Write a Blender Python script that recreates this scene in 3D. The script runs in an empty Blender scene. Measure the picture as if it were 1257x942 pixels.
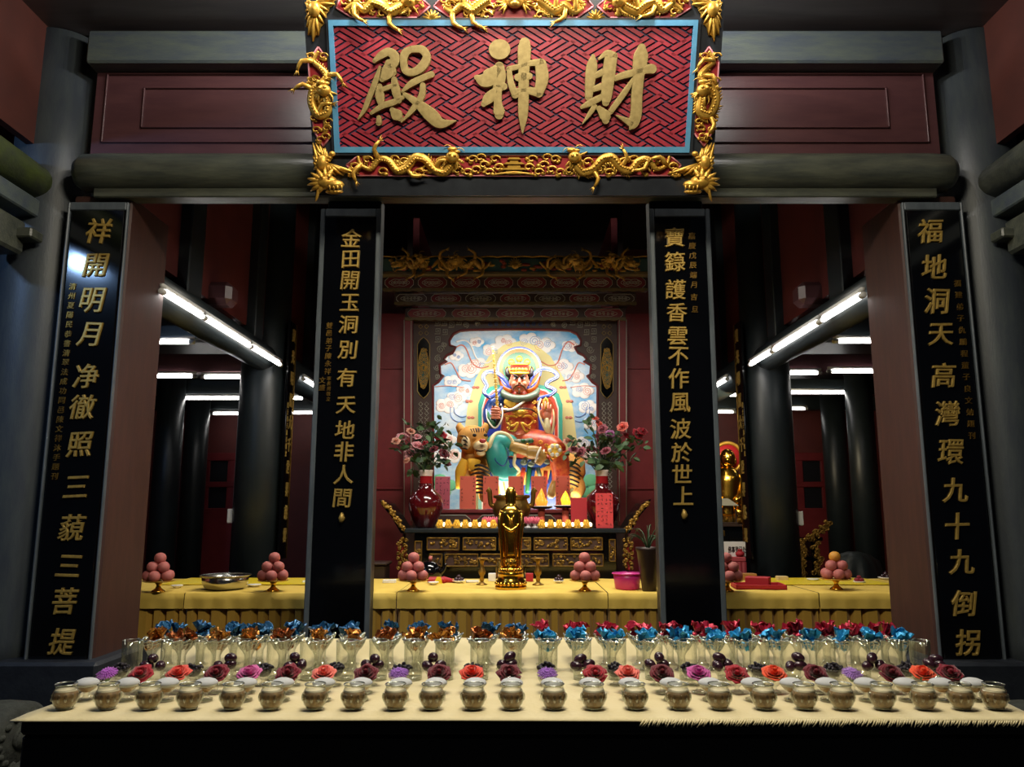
import bpy, math, random
from mathutils import Vector, Matrix
from mathutils.geometry import tessellate_polygon
sin, cos, pi = math.sin, math.cos, math.pi
R = random.Random(7)
SC = bpy.context.scene
COL = SC.collection

# ------------------------------------------------------------------ camera
H, F, CX, CY, TH = 1.45, 950.0, 632.5, 471.0, math.radians(9.27)
cd = bpy.data.cameras.new('camera'); cam = bpy.data.objects.new('camera', cd); COL.objects.link(cam)
cam.location = (0, 0, H); cam.rotation_euler = (pi/2 + TH, 0, 0)
cd.sensor_fit = 'HORIZONTAL'; cd.sensor_width = 36; cd.lens = 36*F/1257; cd.shift_x = -4/1257
cd.clip_start = .05; cd.clip_end = 100
SC.camera = cam

# ------------------------------------------------------------------ world, lamps, exposure
w = bpy.data.worlds.new('world'); SC.world = w; w.use_nodes = True
w.node_tree.nodes['Background'].inputs[0].default_value = (.35, .45, .7, 1)
w.node_tree.nodes['Background'].inputs[1].default_value = .02
vs = SC.view_settings; SC.display_settings.display_device = 'sRGB'
vs.view_transform = 'Standard'; vs.look = 'None'; vs.gamma = 1; vs.use_curve_mapping = False; vs.exposure = 0.0
cy = SC.cycles
cy.max_bounces = 10; cy.transparent_max_bounces = 32; cy.caustics_reflective = False; cy.caustics_refractive = False
cy.use_denoising = True; cy.sample_clamp_indirect = 4.0

def area(name, loc, at, sx, sy, power, color, spread=180):
    l = bpy.data.lights.new(name, 'AREA'); l.shape = 'RECTANGLE'; l.size = sx; l.size_y = sy; l.energy = power; l.color = color; l.spread = math.radians(spread)
    o = bpy.data.objects.new(name, l); COL.objects.link(o); o.location = loc
    o.rotation_euler = (Vector(at)-Vector(loc)).to_track_quat('-Z', 'Y').to_euler()
    return o
TUBE = 13.0                                            # emission of the fluorescent tubes
for lx in (-1.75, -.85, 0, .85, 1.75):                              # the tube lamp above the plaque, out of the frame
    pl_ = bpy.data.lights.new('plaque_lamp', 'POINT'); pl_.energy = 46 if abs(lx) < 1 else 18; pl_.color = (1, .96, .9); pl_.shadow_soft_size = .05
    po_ = bpy.data.objects.new('plaque_lamp', pl_); COL.objects.link(po_); po_.location = (lx, 4.17, 4.89)
area('porch_lamp', (.1, 2.2, 4.7), (0, 3.8, .8), 1.4, .5, 128, (1, .9, .7))
area('dusk_light', (-4.32, 2.9, 3.9), (-3.3, 5.2, 2.9), .26, .10, 24, (.35, .58, 1))
area('altar_fill_light', (0, 6.5, 4.3), (0, 7.1, .8), 2.6, .3, 112, (1, .93, .8), 146)  # added unseen light without a fitting, brightens the altar tables and canopy
area('shrine_lamp', (0, 9.85, 3.62), (0, 10.6, 2.3), 1.8, .2, 56, (1, .95, .85))
area('shrine_fill_light', (0, 9.75, 1.5), (0, 10.8, 2.4), 1.6, .08, 24, (1, .9, .7))  # added low fill inside the shrine, lifts the mural and statue from below
area('buddha_fill_light', (2.8, 10.2, 2.7), (3.1, 11.5, 2.1), .7, .4, 30, (1, .85, .55))  # added light before the gold Buddha to brighten it, no fitting there

# ------------------------------------------------------------------ projection of the photograph's measurements into the hall
def P(x, y, Y):
    """the point at depth Y seen at (x, y)"""
    u, v = (x-CX)/F, (CY-y)/F
    s = Y/(cos(TH)-v*sin(TH))
    return Vector((u*s, Y, H+s*(sin(TH)+v*cos(TH))))
def PZ(x, y, Z):
    """the point at height Z seen at (x, y)"""
    u, v = (x-CX)/F, (CY-y)/F
    s = (Z-H)/(sin(TH)+v*cos(TH))
    return Vector((u*s, s*(cos(TH)-v*sin(TH)), Z))
def mpp(y, Y):
    return Y/(cos(TH)-(CY-y)/F*sin(TH))/F

# ------------------------------------------------------------------ materials
def lin(h):
    if isinstance(h, str):
        h = h.lstrip('#'); c = [int(h[i:i+2], 16)/255 for i in (0, 2, 4)]
        return tuple(((v+.055)/1.055)**2.4 if v > .04045 else v/12.92 for v in c)+(1,)
    return tuple(h)+(1,)
MATS = {}
def mat(name, c, rough=.5, metal=0, c2=None, scale=6, stretch=(1, 1, 1), bump=0, bscale=40, spec=.5, emit=None, es=0, coat=0, sheen=0, sss=0):
    m = bpy.data.materials.new(name); m.use_nodes = True; nt = m.node_tree; b = nt.nodes['Principled BSDF']
    b.inputs['Base Color'].default_value = lin(c); b.inputs['Roughness'].default_value = rough; b.inputs['Metallic'].default_value = metal
    b.inputs['Specular IOR Level'].default_value = spec; b.inputs['Coat Weight'].default_value = coat; b.inputs['Coat Roughness'].default_value = .15
    b.inputs['Sheen Weight'].default_value = sheen
    if sss: b.inputs['Subsurface Weight'].default_value = sss; b.inputs['Subsurface Radius'].default_value = (.02, .01, .006)
    tc = None
    def coords(st):
        t = nt.nodes.new('ShaderNodeTexCoord'); mp = nt.nodes.new('ShaderNodeMapping'); mp.inputs['Scale'].default_value = st
        nt.links.new(t.outputs['Object'], mp.inputs[0]); return mp.outputs[0]
    if c2:
        n = nt.nodes.new('ShaderNodeTexNoise'); n.inputs['Scale'].default_value = scale; n.inputs['Detail'].default_value = 6; n.inputs['Roughness'].default_value = .62
        nt.links.new(coords(stretch), n.inputs['Vector'])
        r = nt.nodes.new('ShaderNodeValToRGB'); r.color_ramp.elements[0].position = .36; r.color_ramp.elements[1].position = .66
        r.color_ramp.elements[0].color = lin(c); r.color_ramp.elements[1].color = lin(c2)
        nt.links.new(n.outputs['Fac'], r.inputs[0]); nt.links.new(r.outputs[0], b.inputs['Base Color'])
    if bump:
        n = nt.nodes.new('ShaderNodeTexNoise'); n.inputs['Scale'].default_value = bscale; n.inputs['Detail'].default_value = 4
        nt.links.new(coords(stretch), n.inputs['Vector'])
        bp = nt.nodes.new('ShaderNodeBump'); bp.inputs['Strength'].default_value = bump; bp.inputs['Distance'].default_value = .01
        nt.links.new(n.outputs['Fac'], bp.inputs['Height']); nt.links.new(bp.outputs[0], b.inputs['Normal'])
    if emit: b.inputs['Emission Color'].default_value = lin(emit); b.inputs['Emission Strength'].default_value = es
    MATS[name] = m; return m
def glassmat(name, tint, blend=.3, rough=.03, base=0.0):
    """clear thin glass: lets light through, mirrors at grazing angles"""
    m = bpy.data.materials.new(name); m.use_nodes = True; nt = m.node_tree; nt.nodes.clear()
    out = nt.nodes.new('ShaderNodeOutputMaterial'); mx = nt.nodes.new('ShaderNodeMixShader')
    t = nt.nodes.new('ShaderNodeBsdfTransparent'); t.inputs[0].default_value = tint+(1,)
    g = nt.nodes.new('ShaderNodeBsdfGlossy'); g.inputs['Roughness'].default_value = rough; g.inputs[0].default_value = (.72, .76, .72, 1)
    lw = nt.nodes.new('ShaderNodeLayerWeight'); lw.inputs[0].default_value = blend
    mm = nt.nodes.new('ShaderNodeMath'); mm.operation = 'ADD'; mm.inputs[1].default_value = base; mm.use_clamp = True
    nt.links.new(lw.outputs['Facing'], mm.inputs[0]); nt.links.new(mm.outputs[0], mx.inputs[0])
    nt.links.new(t.outputs[0], mx.inputs[1]); nt.links.new(g.outputs[0], mx.inputs[2]); nt.links.new(mx.outputs[0], out.inputs[0])
    MATS[name] = m; return m

BEAM = mat('weathered_beam', '#40443f', .33, c2='#5a5d50', scale=5, stretch=(.6, 3, 3), bump=.25, bscale=22)
BEAMB = mat('blue_grey_beam', '#47505a', .5, c2='#5a635c', scale=4, stretch=(.7, 3, 3), bump=.2)
COLUMN = mat('column_lacquer', '#3a4048', .46, c2='#454c4e', scale=5, stretch=(3, 3, .7), bump=.12)
MOSSY = mat('mossy_beam', '#3a4034', .5, c2='#5b6a2c', scale=3, stretch=(2, 1, 1), bump=.3)
DARKPIL = mat('dark_pillar', '#1d2427', .4, c2='#252c2e', scale=4)
MAROON = mat('maroon_panel', '#4f3236', .35, c2='#5a3a3c', scale=5, stretch=(.6, 3, 3), bump=.06)
JAMB = mat('jamb_wood', '#3e2621', .55, c2='#4a2d26', scale=6, stretch=(3, 3, .5), bump=.08)
REDWALL = mat('red_wall', '#5a2422', .6, c2='#662a27', scale=3)
REDSIDE = mat('red_side_panel', '#4e2822', .6, c2='#5a2e26', scale=3)
CEIL = mat('ceiling_board', '#5a5557', .3, c2='#686264', scale=3, stretch=(.5, 4, 1))
BLACK = mat('black_lacquer', '#07080b', .11, spec=.6)
BLACKF = mat('black_front', '#0a0a0b', .6)
GREYFR = mat('grey_board_edge', '#4a5258', .4, c2='#5c646a', scale=9, stretch=(2, 2, .5))
STONE = mat('dark_stone', '#2a2d2a', .85, c2='#3a3e38', scale=14, bump=.6)
BLUESTONE = mat('blue_plinth', '#171c26', .6, c2='#20262f', scale=9, bump=.2)
FLOORM = mat('floor_slab', '#26272a', .5, c2='#2f3030', scale=4)
GOLD = mat('gold_leaf', '#dcae4c', .38, .55, c2='#c08f34', scale=18, bump=.1)
GOLDL = mat('letter_gold', '#a38e58', .5, .35, c2='#8c7846', scale=30)
GOLDB = mat('board_letter_gold', '#c4a452', .45, .45, c2='#a88a48', scale=30)
GOLDP = mat('polished_gold', '#dcaa44', .2, 1)
GOLDD = mat('old_gold', '#a8843c', .42, .8, c2='#7a5a28', scale=22)
BRASS = mat('aged_brass', '#8c6c34', .35, .9)
FRETRED = mat('fret_red', '#a32434', .5, c2='#8c1e2e', scale=9)
FRETBLUE = mat('fret_ground', '#252a4e', .6)
TRIMBLUE = mat('blue_border', '#4a86ad', .45, c2='#5a97b8', scale=8)
FRBLACK = mat('plaque_black', '#23262c', .35, c2='#2c3036', scale=8)
PINKLINE = mat('pink_edging', '#c97a80', .5)
PLRED = mat('plaque_red', '#a02026', .55)
CLOTH = mat('ivory_cloth', '#e6d9ae', .85, c2='#decf9e', scale=5, bump=.15, bscale=60, sheen=.2)
YCLOTH = mat('yellow_cloth', '#c9a03f', .75, c2='#bd9234', scale=4, stretch=(2, 2, .4), sheen=.2)
YCLOTHT = mat('pale_yellow_cloth', '#e2c25c', .75, c2='#d9b850', scale=4)
YPLAST = mat('yellow_sheet', '#e8cc20', .45)
GLASS = glassmat('clear_glass', (.99, .99, .97), .2)
GLASSR = glassmat('ruffled_glass', (.97, .97, .94), .42, .1, .10)
GLASSB = glassmat('bowl_glass', (.985, .985, .96), .2, .04, .01)
PUD = mat('tan_filling', '#6a4f2c', .6, c2='#a08250', scale=45)
RUFF = glassmat('ruffle_glass', (.93, .95, .9), .5, .25, .34)
CREAM = mat('cream_top', '#d9cfae', .5)
FOAM = mat('white_foam', '#c2c5c8', .8)
TEA = mat('milky_tea', '#b98f5e', .5)
DATE = mat('dark_date', '#2a1420', .25, c2='#3a1c2a', scale=20, coat=.3)
RAISIN = mat('black_raisin', '#1a1220', .55, bump=.6, bscale=60)
LEAF = mat('leaf_green', '#3d5a36', .55, c2='#54704a', scale=9)
DLEAF = mat('dark_leaf', '#26402a', .55, c2='#3a5636', scale=9)
FOILG = mat('gold_foil', '#c07c38', .22, .85, c2='#e0a052', scale=24, bump=.5, bscale=60)
FOILC = mat('copper_foil', '#8a4a26', .25, .8, c2='#b06a3a', scale=24, bump=.5, bscale=60)
FOILB = mat('blue_foil', '#1f8fd0', .3, .35, c2='#3aa8e0', scale=20, bump=.4, bscale=60)
FOILT = mat('teal_foil', '#2c6fa0', .3, .4, c2='#224a78', scale=20, bump=.4, bscale=60)
FOILR = mat('red_foil', '#a81a38', .28, .4, c2='#c8304e', scale=20, bump=.4, bscale=60)
BUN = mat('peach_bun', '#c0706a', .6, c2='#b0605c', scale=14, sss=.1)
BUNY = mat('yellow_bun', '#d89a3a', .6, c2='#c98830', scale=14)
STEEL = mat('brushed_steel', '#c8c6c0', .22, 1)
PINKP = mat('pink_plastic', '#c8338c', .35)
REDPAPER = mat('red_paper', '#a81c28', .6)
SALMON = mat('salmon_card', '#e0644e', .65)
CARDPINK = mat('pink_card', '#d8667a', .65)
INK = mat('black_ink', '#1a1210', .7)
WHITEP = mat('white_paper', '#e8e6e2', .7)
TUBEM = mat('tube_light', '#ffffff', .5, emit=(1, .97, .93), es=TUBE)
FIXT = mat('lamp_fitting', '#d8d8d6', .5)
WHITEPL = mat('white_plastic', '#d8d8d4', .5)
VASE = mat('oxblood_glaze', '#4a0a10', .1, coat=.6)
VASET = mat('pale_glaze', '#d8c8c0', .15, coat=.5)
VASEM = mat('red_glaze', '#8c1c20', .12, coat=.5)
DKWOOD = mat('dark_wood', '#2a1c18', .4, c2='#33221c', scale=8, stretch=(.5, 3, 3))
SHRINERED = mat('shrine_red', '#6e1f24', .45, c2='#7a262a', scale=5)
SHRINEBR = mat('shrine_brown', '#3e2a25', .5, c2='#4a322a', scale=8)
SHRINEDK = mat('shrine_dark', '#14161c', .4)
LINEG = mat('painted_line_grey', '#a8a698', .5)
LINEY = mat('painted_line_ochre', '#a58b4e', .5)
FRGOLD = mat('frieze_gold', '#c79a3e', .45, .4, c2='#a87c30', scale=20)
FRGREEN = mat('frieze_green', '#3c5650', .6)
FRRED = mat('frieze_red', '#8a3a2c', .6)

# ------------------------------------------------------------------ mesh collector
class M:
    def __init__(s): s.v, s.f, s.mi, s.sm = [], [], [], []
    def add(s, vs, fs, mi=0, smooth=True):
        b = len(s.v); s.v += [Vector(q) for q in vs]
        for f in fs: s.f.append([b+i for i in f]); s.mi.append(mi); s.sm.append(smooth)
        return s
    def merge(s, o, mx=None, mi=None):
        b = len(s.v); s.v += [mx @ q if mx else q.copy() for q in o.v]
        for f, i, q in zip(o.f, o.mi, o.sm): s.f.append([b+k for k in f]); s.mi.append(i if mi is None else mi); s.sm.append(q)
        return s
    def xf(s, mx): s.v = [mx @ q for q in s.v]; return s
    def box(s, lo, hi, mi=0, bev=0):
        x0, y0, z0 = lo; x1, y1, z1 = hi
        if bev <= 0:
            return s.add([(x, y, z) for x in (x0, x1) for y in (y0, y1) for z in (z0, z1)],
                         [(0, 1, 3, 2), (4, 6, 7, 5), (0, 4, 5, 1), (2, 3, 7, 6), (0, 2, 6, 4), (1, 5, 7, 3)], mi, False)
        b = min(bev, (x1-x0)/2.01, (y1-y0)/2.01, (z1-z0)/2.01); vs = []; idx = {}
        for i, x in enumerate((x0, x1)):
            for j, y in enumerate((y0, y1)):
                for k, z in enumerate((z0, z1)):
                    sx, sy, sz = (b if i == 0 else -b), (b if j == 0 else -b), (b if k == 0 else -b)
                    for a, p in enumerate(((x, y+sy, z+sz), (x+sx, y, z+sz), (x+sx, y+sy, z))):
                        idx[i, j, k, a] = len(vs); vs.append(p)
        fs = []
        for i in (0, 1): fs.append([idx[i, 0, 0, 0], idx[i, 0, 1, 0], idx[i, 1, 1, 0], idx[i, 1, 0, 0]])
        for j in (0, 1): fs.append([idx[0, j, 0, 1], idx[0, j, 1, 1], idx[1, j, 1, 1], idx[1, j, 0, 1]])
        for k in (0, 1): fs.append([idx[0, 0, k, 2], idx[0, 1, k, 2], idx[1, 1, k, 2], idx[1, 0, k, 2]])
        for j in (0, 1):
            for k in (0, 1): fs.append([idx[0, j, k, 1], idx[1, j, k, 1], idx[1, j, k, 2], idx[0, j, k, 2]])
        for i in (0, 1):
            for k in (0, 1): fs.append([idx[i, 0, k, 0], idx[i, 1, k, 0], idx[i, 1, k, 2], idx[i, 0, k, 2]])
        for i in (0, 1):
            for j in (0, 1): fs.append([idx[i, j, 0, 0], idx[i, j, 1, 0], idx[i, j, 1, 1], idx[i, j, 0, 1]])
        for i in (0, 1):
            for j in (0, 1):
                for k in (0, 1): fs.append([idx[i, j, k, a] for a in (0, 1, 2)])
        return s.add(vs, fs, mi, False)
    def lathe(s, prof, c=(0, 0, 0), n=24, mi=0, sx=1, sy=1, wave=None, cap=True):
        """prof: (radius, z) from the bottom up; wave(angle, i) scales the radius"""
        vs, fs = [], []; c = Vector(c)
        for i, (r, z) in enumerate(prof):
            for k in range(n):
                a = 2*pi*k/n; q = r*(wave(a, i) if wave else 1)
                vs.append(c+Vector((q*cos(a)*sx, q*sin(a)*sy, z)))
        for i in range(len(prof)-1):
            for k in range(n): fs.append((i*n+k, i*n+(k+1) % n, (i+1)*n+(k+1) % n, (i+1)*n+k))
        if cap:
            if prof[0][0] > 1e-5: fs.append(tuple(range(n-1, -1, -1)))
            if prof[-1][0] > 1e-5: fs.append(tuple((len(prof)-1)*n+k for k in range(n)))
        return s.add(vs, fs, mi)
    def ball(s, c, r, n=12, mi=0, k=None):
        """ellipsoid; r is a number or three radii"""
        rx, ry, rz = (r, r, r) if not hasattr(r, '__len__') else r
        m = max(6, n*2//3); prof = [(max(sin(pi*i/m), 0), -cos(pi*i/m)) for i in range(m+1)]
        t = M().lathe([(max(a, 1e-4), b) for a, b in prof], n=n, mi=mi)
        mx = Matrix.Translation(c) @ (k if k else Matrix()) @ Matrix.Diagonal((rx, ry, rz, 1))
        return s.merge(t, mx)
    def tube(s, pts, rad, n=8, mi=0, smooth=2, flat=1.0, up=None):
        pts = [Vector(p) for p in pts]
        rad = list(rad) if hasattr(rad, '__len__') else [rad]*len(pts)
        if smooth > 1 and len(pts) > 2:
            q, qr = [], []
            for i in range(len(pts)-1):
                p0, p1, p2, p3 = pts[max(i-1, 0)], pts[i], pts[i+1], pts[min(i+2, len(pts)-1)]
                for k in range(smooth):
                    t = k/smooth
                    q.append(.5*((2*p1)+(p2-p0)*t+(2*p0-5*p1+4*p2-p3)*t*t+(3*p1-p0-3*p2+p3)*t**3)); qr.append(rad[i]+(rad[i+1]-rad[i])*t)
            pts, rad = q+[pts[-1]], qr+[rad[-1]]
        vs, fs = [], []; nrm = None
        for i, p in enumerate(pts):
            t = (pts[min(i+1, len(pts)-1)]-pts[max(i-1, 0)])
            t = t.normalized() if t.length > 1e-9 else Vector((0, 0, 1))
            if up is not None: a = Vector(up) - t*t.dot(Vector(up))
            elif nrm is None: a = t.orthogonal()
            else: a = nrm-t*t.dot(nrm)
            if a.length < 1e-6: a = t.orthogonal()
            a.normalize(); nrm = a; b = t.cross(a)
            for k in range(n):
                g = 2*pi*k/n; vs.append(p+(a*cos(g)*flat+b*sin(g))*max(rad[i], 1e-5))
        for i in range(len(pts)-1):
            for k in range(n): fs.append((i*n+k, i*n+(k+1) % n, (i+1)*n+(k+1) % n, (i+1)*n+k))
        fs.append(tuple(range(n-1, -1, -1))); fs.append(tuple((len(pts)-1)*n+k for k in range(n)))
        return s.add(vs, fs, mi)
    def prism(s, poly, d0, d1, mx=None, mi=0, smooth=False, holes=()):
        """a flat outline (a, b) given a thickness from d0 to d1 along its normal"""
        loops = [list(poly)]+[list(h) for h in holes]
        flatv = [p for l in loops for p in l]; n = len(flatv)
        tris = tessellate_polygon([[Vector((a, b, 0)) for a, b in l] for l in loops])
        vs = [Vector((a, b, d0)) for a, b in flatv]+[Vector((a, b, d1)) for a, b in flatv]
        fs = [tuple(reversed(t)) for t in tris]+[tuple(i+n for i in t) for t in tris]
        o = 0
        for l in loops:
            m = len(l)
            for i in range(m): fs.append((o+i, o+(i+1) % m, n+o+(i+1) % m, n+o+i))
            o += m
        if mx: vs = [mx @ v for v in vs]
        return s.add(vs, fs, mi, smooth)
    def slabfaces(s, grid, th, mi=0, smooth=True):
        """a sheet of points (rows of equal length) with thickness th below it"""
        r, c = len(grid), len(grid[0]); vs = [Vector(p) for row in grid for p in row]
        n = len(vs); vs += [v-Vector((0, 0, th)) for v in vs]; fs = []
        for i in range(r-1):
            for k in range(c-1):
                a = i*c+k; fs.append((a, a+1, a+c+1, a+c)); fs.append((n+a, n+a+c, n+a+c+1, n+a+1))
        rim = [k for k in range(c)]+[i*c+c-1 for i in range(1, r)]+[(r-1)*c+k for k in range(c-2, -1, -1)]+[i*c for i in range(r-2, 0, -1)]
        for i in range(len(rim)):
            a, b = rim[i], rim[(i+1) % len(rim)]; fs.append((a, n+a, n+b, b))
        return s.add(vs, fs, mi, smooth)
    def mesh(s, name, mats):
        me = bpy.data.meshes.new(name); me.from_pydata([tuple(v) for v in s.v], [], s.f)
        for m in (mats if isinstance(mats, (list, tuple)) else [mats]): me.materials.append(m)
        me.polygons.foreach_set('material_index', s.mi); me.polygons.foreach_set('use_smooth', s.sm)
        me.validate(); me.update(); return me

def link(name, me, parent=None, loc=None):
    o = bpy.data.objects.new(name, me); COL.objects.link(o)
    if parent is not None: o.parent = parent
    if loc is not None: o.location = loc
    return o
def wpos(o):
    v = Vector((0, 0, 0))
    while o is not None: v += o.location; o = o.parent
    return v
def part(name, mb, mats, parent, world=False, label=None):
    """one child mesh; with world=True its points are hall coordinates"""
    if world: mb.xf(Matrix.Translation(-wpos(parent)))
    o = link(name, mb.mesh(name, mats), parent)
    if label: o['label'] = label
    return o
def tag(o, label, cat, group=None, kind=None):
    if label: o['label'] = label
    if cat: o['category'] = cat
    if group: o['group'] = group
    if kind: o['kind'] = kind
    return o
def thing(name, label, cat, loc=(0, 0, 0), group=None, kind=None):
    o = bpy.data.objects.new(name, None); COL.objects.link(o); o.location = loc; o.empty_display_size = .05
    return tag(o, label, cat, group, kind)
def single(name, mb, mats, label, cat, loc=None, group=None, kind=None):
    """a thing that is one mesh; its origin is put at the middle of its base"""
    if loc is None:
        lo = [min(v[i] for v in mb.v) for i in range(3)]; hi = [max(v[i] for v in mb.v) for i in range(3)]
        loc = Vector(((lo[0]+hi[0])/2, (lo[1]+hi[1])/2, lo[2])); mb.xf(Matrix.Translation(-loc))
    return tag(link(name, mb.mesh(name, mats), None, loc), label, cat, group, kind)
def struct(name, mb, mats, label=None):
    o = single(name, mb, mats, label, None, kind='structure'); return o
def clone(o, loc, label=None, group=None, rz=None, parent=None):
    c = o.copy(); COL.objects.link(c); c.location = loc
    if parent is not None: c.parent = parent
    if rz is not None: c.rotation_euler = (0, 0, rz)
    if label: c['label'] = label
    if group: c['group'] = group
    for ch in list(o.children):
        clone(ch, ch.location.copy(), parent=c)
    return c
def T(v): return Matrix.Translation(v)
def RZ(a): return Matrix.Rotation(a, 4, 'Z')
def RX(a): return Matrix.Rotation(a, 4, 'X')
def RY(a): return Matrix.Rotation(a, 4, 'Y')

GLY = {}
def glyph(ch, weight=.012, shear=.12):
    """one written character as a raised mesh, 1 unit high, centred"""
    k = (ch, weight, shear)
    if k not in GLY:
        c = bpy.data.curves.new('glyph', 'FONT'); c.body = ch; c.size = 1; c.extrude = .03; c.bevel_depth = weight; c.bevel_resolution = 0; c.shear = shear; c.resolution_u = 3
        o = bpy.data.objects.new('glyph', c); COL.objects.link(o)
        dg = bpy.context.evaluated_depsgraph_get(); dg.update()
        me = bpy.data.meshes.new_from_object(o.evaluated_get(dg)); bpy.data.objects.remove(o)
        m = M(); vs = [v.co.copy() for v in me.vertices]; fs = [list(p.vertices) for p in me.polygons]
        cx = (min(v.x for v in vs)+max(v.x for v in vs))/2; cz = (min(v.y for v in vs)+max(v.y for v in vs))/2
        m.add([(v.x-cx, v.y-cz, v.z) for v in vs], fs, 0, False); bpy.data.meshes.remove(me); GLY[k] = m
    return GLY[k]
NUM = 'first second third fourth fifth sixth seventh eighth ninth tenth eleventh twelfth'.split()
# ================================================================== THE HALL
D = 5.2                                                # depth of the front row of columns
TZ = .78                                               # height of the offering tables
def sym(f):
    for s in (-1, 1): f(s)
struct('floor', M().box((-7, -1, -.1), (7, 15, 0)), FLOORM)
struct('ceiling', M().box((-7, 2.6, 4.97), (7, D+.12, 5.05)), CEIL)
struct('ceiling_inner', M().box((-7, D+.1, 6.4), (7, 15, 6.5)), DARKPIL)
struct('wall_back', M().box((-7, 14.3, 0), (7, 14.45, 6.4)), REDWALL)
struct('wall_left', M().box((-6.6, D, 0), (-6.45, 14.3, 6.4)), REDWALL)
struct('wall_right', M().box((6.45, D, 0), (6.6, 14.3, 6.4)), REDWALL)
# outer round columns
def outer_column(s):
    X = s*3.45
    struct('column', M().lathe([(.29, .34), (.295, .6), (.29, 2.4), (.275, 3.9), (.27, 4.96)], (X, D+.27, 0), 40), COLUMN)
    m = M().lathe([(.42, 0), (.44, .1), (.40, .16), (.44, .24), (.40, .32), (.33, .345)], (X, D+.3, 0), 40)
    struct('column_base', m, BLUESTONE)
    # square door post with its deep inner face
    x0, x1 = P(632.5+s*545, 250, D).x, P(632.5+s*473, 250, D).x
    a, c = min(x0, x1), max(x0, x1)
    struct('trim_1' if s < 0 else 'trim_2', M().box((a, D+.03, .05), (c, D+.62, 3.66), 0, .012), JAMB)
    struct('plinth_left' if s < 0 else 'plinth_right', M().box((a-.16, D-.12, 0), (c+.1, D+.7, .5), 0, .02), BLUESTONE)
sym(outer_column)
# inner square posts
def inner_post(s):
    c = P(632.5+s*199, 300, D+.05).x
    struct('post', M().box((c-.19, D+.05, 0), (c+.19, D+.2, 3.66), 0, .01), DARKPIL)
sym(inner_post)
# log lintel with rounded ends, the fillet below it and the panel wall above it
lz = P(632, 212, D).z
m = M(); n = 40; L = 3.13
prof = [(.02, -L), (.10, -L+.01), (.135, -L+.06), (.142, -L+.2), (.138, 0), (.142, L-.2), (.135, L-.06), (.10, L-.01), (.02, L)]
m.lathe(prof, n=n); m.xf(T((0, D+.02, lz)) @ RY(pi/2))
struct('beam', m, BEAM)
z0, z1 = P(632, 244, D).z, P(632, 236, D).z
struct('lintel', M().box((-2.98, D-.03, z0), (2.98, D+.1, z1+.03), 0, .008), BEAM)
za, zb = P(632, 190, D+.12).z-.05, P(632, 75, D+.12).z
struct('wall_front', M().box((-3.1, D+.1, za), (3.1, D+.16, zb)), MAROON)
zt0, zt1 = P(632, 78, D-.02).z, P(632, 43, D-.02).z
struct('beam_upper', M().box((-3.12, D-.04, zt0), (3.12, D+.2, zt1+.03), 0, .015), BEAMB)
def panel_mould(s):
    """two nested raised mouldings on the maroon panel wall"""
    for (xa, xb, ya, yb) in ((500, 215, 91, 176), (455, 215, 108, 158)):
        p = [P(632.5+s*xa, ya, D+.1), P(632.5+s*xb, ya, D+.1), P(632.5+s*xb, yb, D+.1), P(632.5+s*xa, yb, D+.1)]
        x0, x1 = sorted((p[0].x, p[1].x)); z1, z0 = p[0].z, p[2].z; t = .011; m = M()
        for lo, hi in (((x0, D+.082, z0), (x1, D+.101, z0+t)), ((x0, D+.082, z1-t), (x1, D+.101, z1)), ((x0, D+.082, z0), (x0+t, D+.101, z1)), ((x1-t, D+.082, z0), (x1, D+.101, z1))):
            m.box(lo, hi, 0, .003)
        struct('trim_moulding', m, MAROON)
sym(panel_mould)
# side walls of the porch: red panel, log and square beam coming forward
def porch_side(s):
    zp = P(56, 177, D).z
    X = s*3.48
    struct('wall_porch_left' if s < 0 else 'wall_porch_right', M().box((X-.03, 2.4, zp), (X+.03, D+.2, 4.97)), REDSIDE)
    zl = P(70, 232, D).z
    m = M().lathe([(.10, 0), (.13, .03), (.135, 1.4), (.135, 2.8)], n=30).xf(T((s*3.44, D+.06, zl+.06)) @ RX(pi/2))
    struct('beam_side', m, MOSSY if s < 0 else BEAM)
    zq = P(60, 262, D).z
    struct('beam_rail', M().box((s*3.46-.09, 2.4, zq-.03), (s*3.46+.09, D+.05, zq+.10), 0, .01), BEAMB)
    zc = P(28, 297, D).z; xc = s*3.5
    m = M().box((xc-.10, D-.5, zc-.12), (xc+.10, D-.06, zc+.12), 0, .02).box((xc-.18, D-.16, zc-.02), (xc+.2, D-.02, zc+.05), 0, .01)
    struct('beam_bracket', m, BEAM)
sym(porch_side)
# carved stone blocks at the foot of the outer columns
def drum(s):
    m = M().box((-.3, -.28, 0), (.3, .28, .2), 0, .03)
    m.merge(M().lathe([(.02, -.17), (.24, -.17), (.29, -.12), (.30, 0), (.29, .12), (.24, .17), (.02, .17)], n=36), T((0, 0, .38)) @ RY(pi/2))
    for k in range(16):
        a = 2*pi*k/16
        for sx in (-1, 1): m.ball((sx*.165, .2*cos(a), .38+.2*sin(a)), (.02, .03, .03), 8)
    for sx in (-1, 1):
        m.ball((sx*.17, 0, .38), (.035, .09, .09), 12)
        pts = [(sx*.172, .13*cos(t)*(1-t/9), .38+.13*sin(t)*(1-t/9)) for t in [i*.5 for i in range(16)]]
        m.tube(pts, .014, 6)
    m.xf(Matrix.Diagonal((.9, 1, .62, 1)))
    single('drum_stone', m, STONE, 'grey carved stone drum on a block at the foot of the %s column' % ('blue-lit' if s < 0 else 'dark outer'), 'carved stone', (s*2.8, 4.42, 0))
sym(drum)

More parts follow.
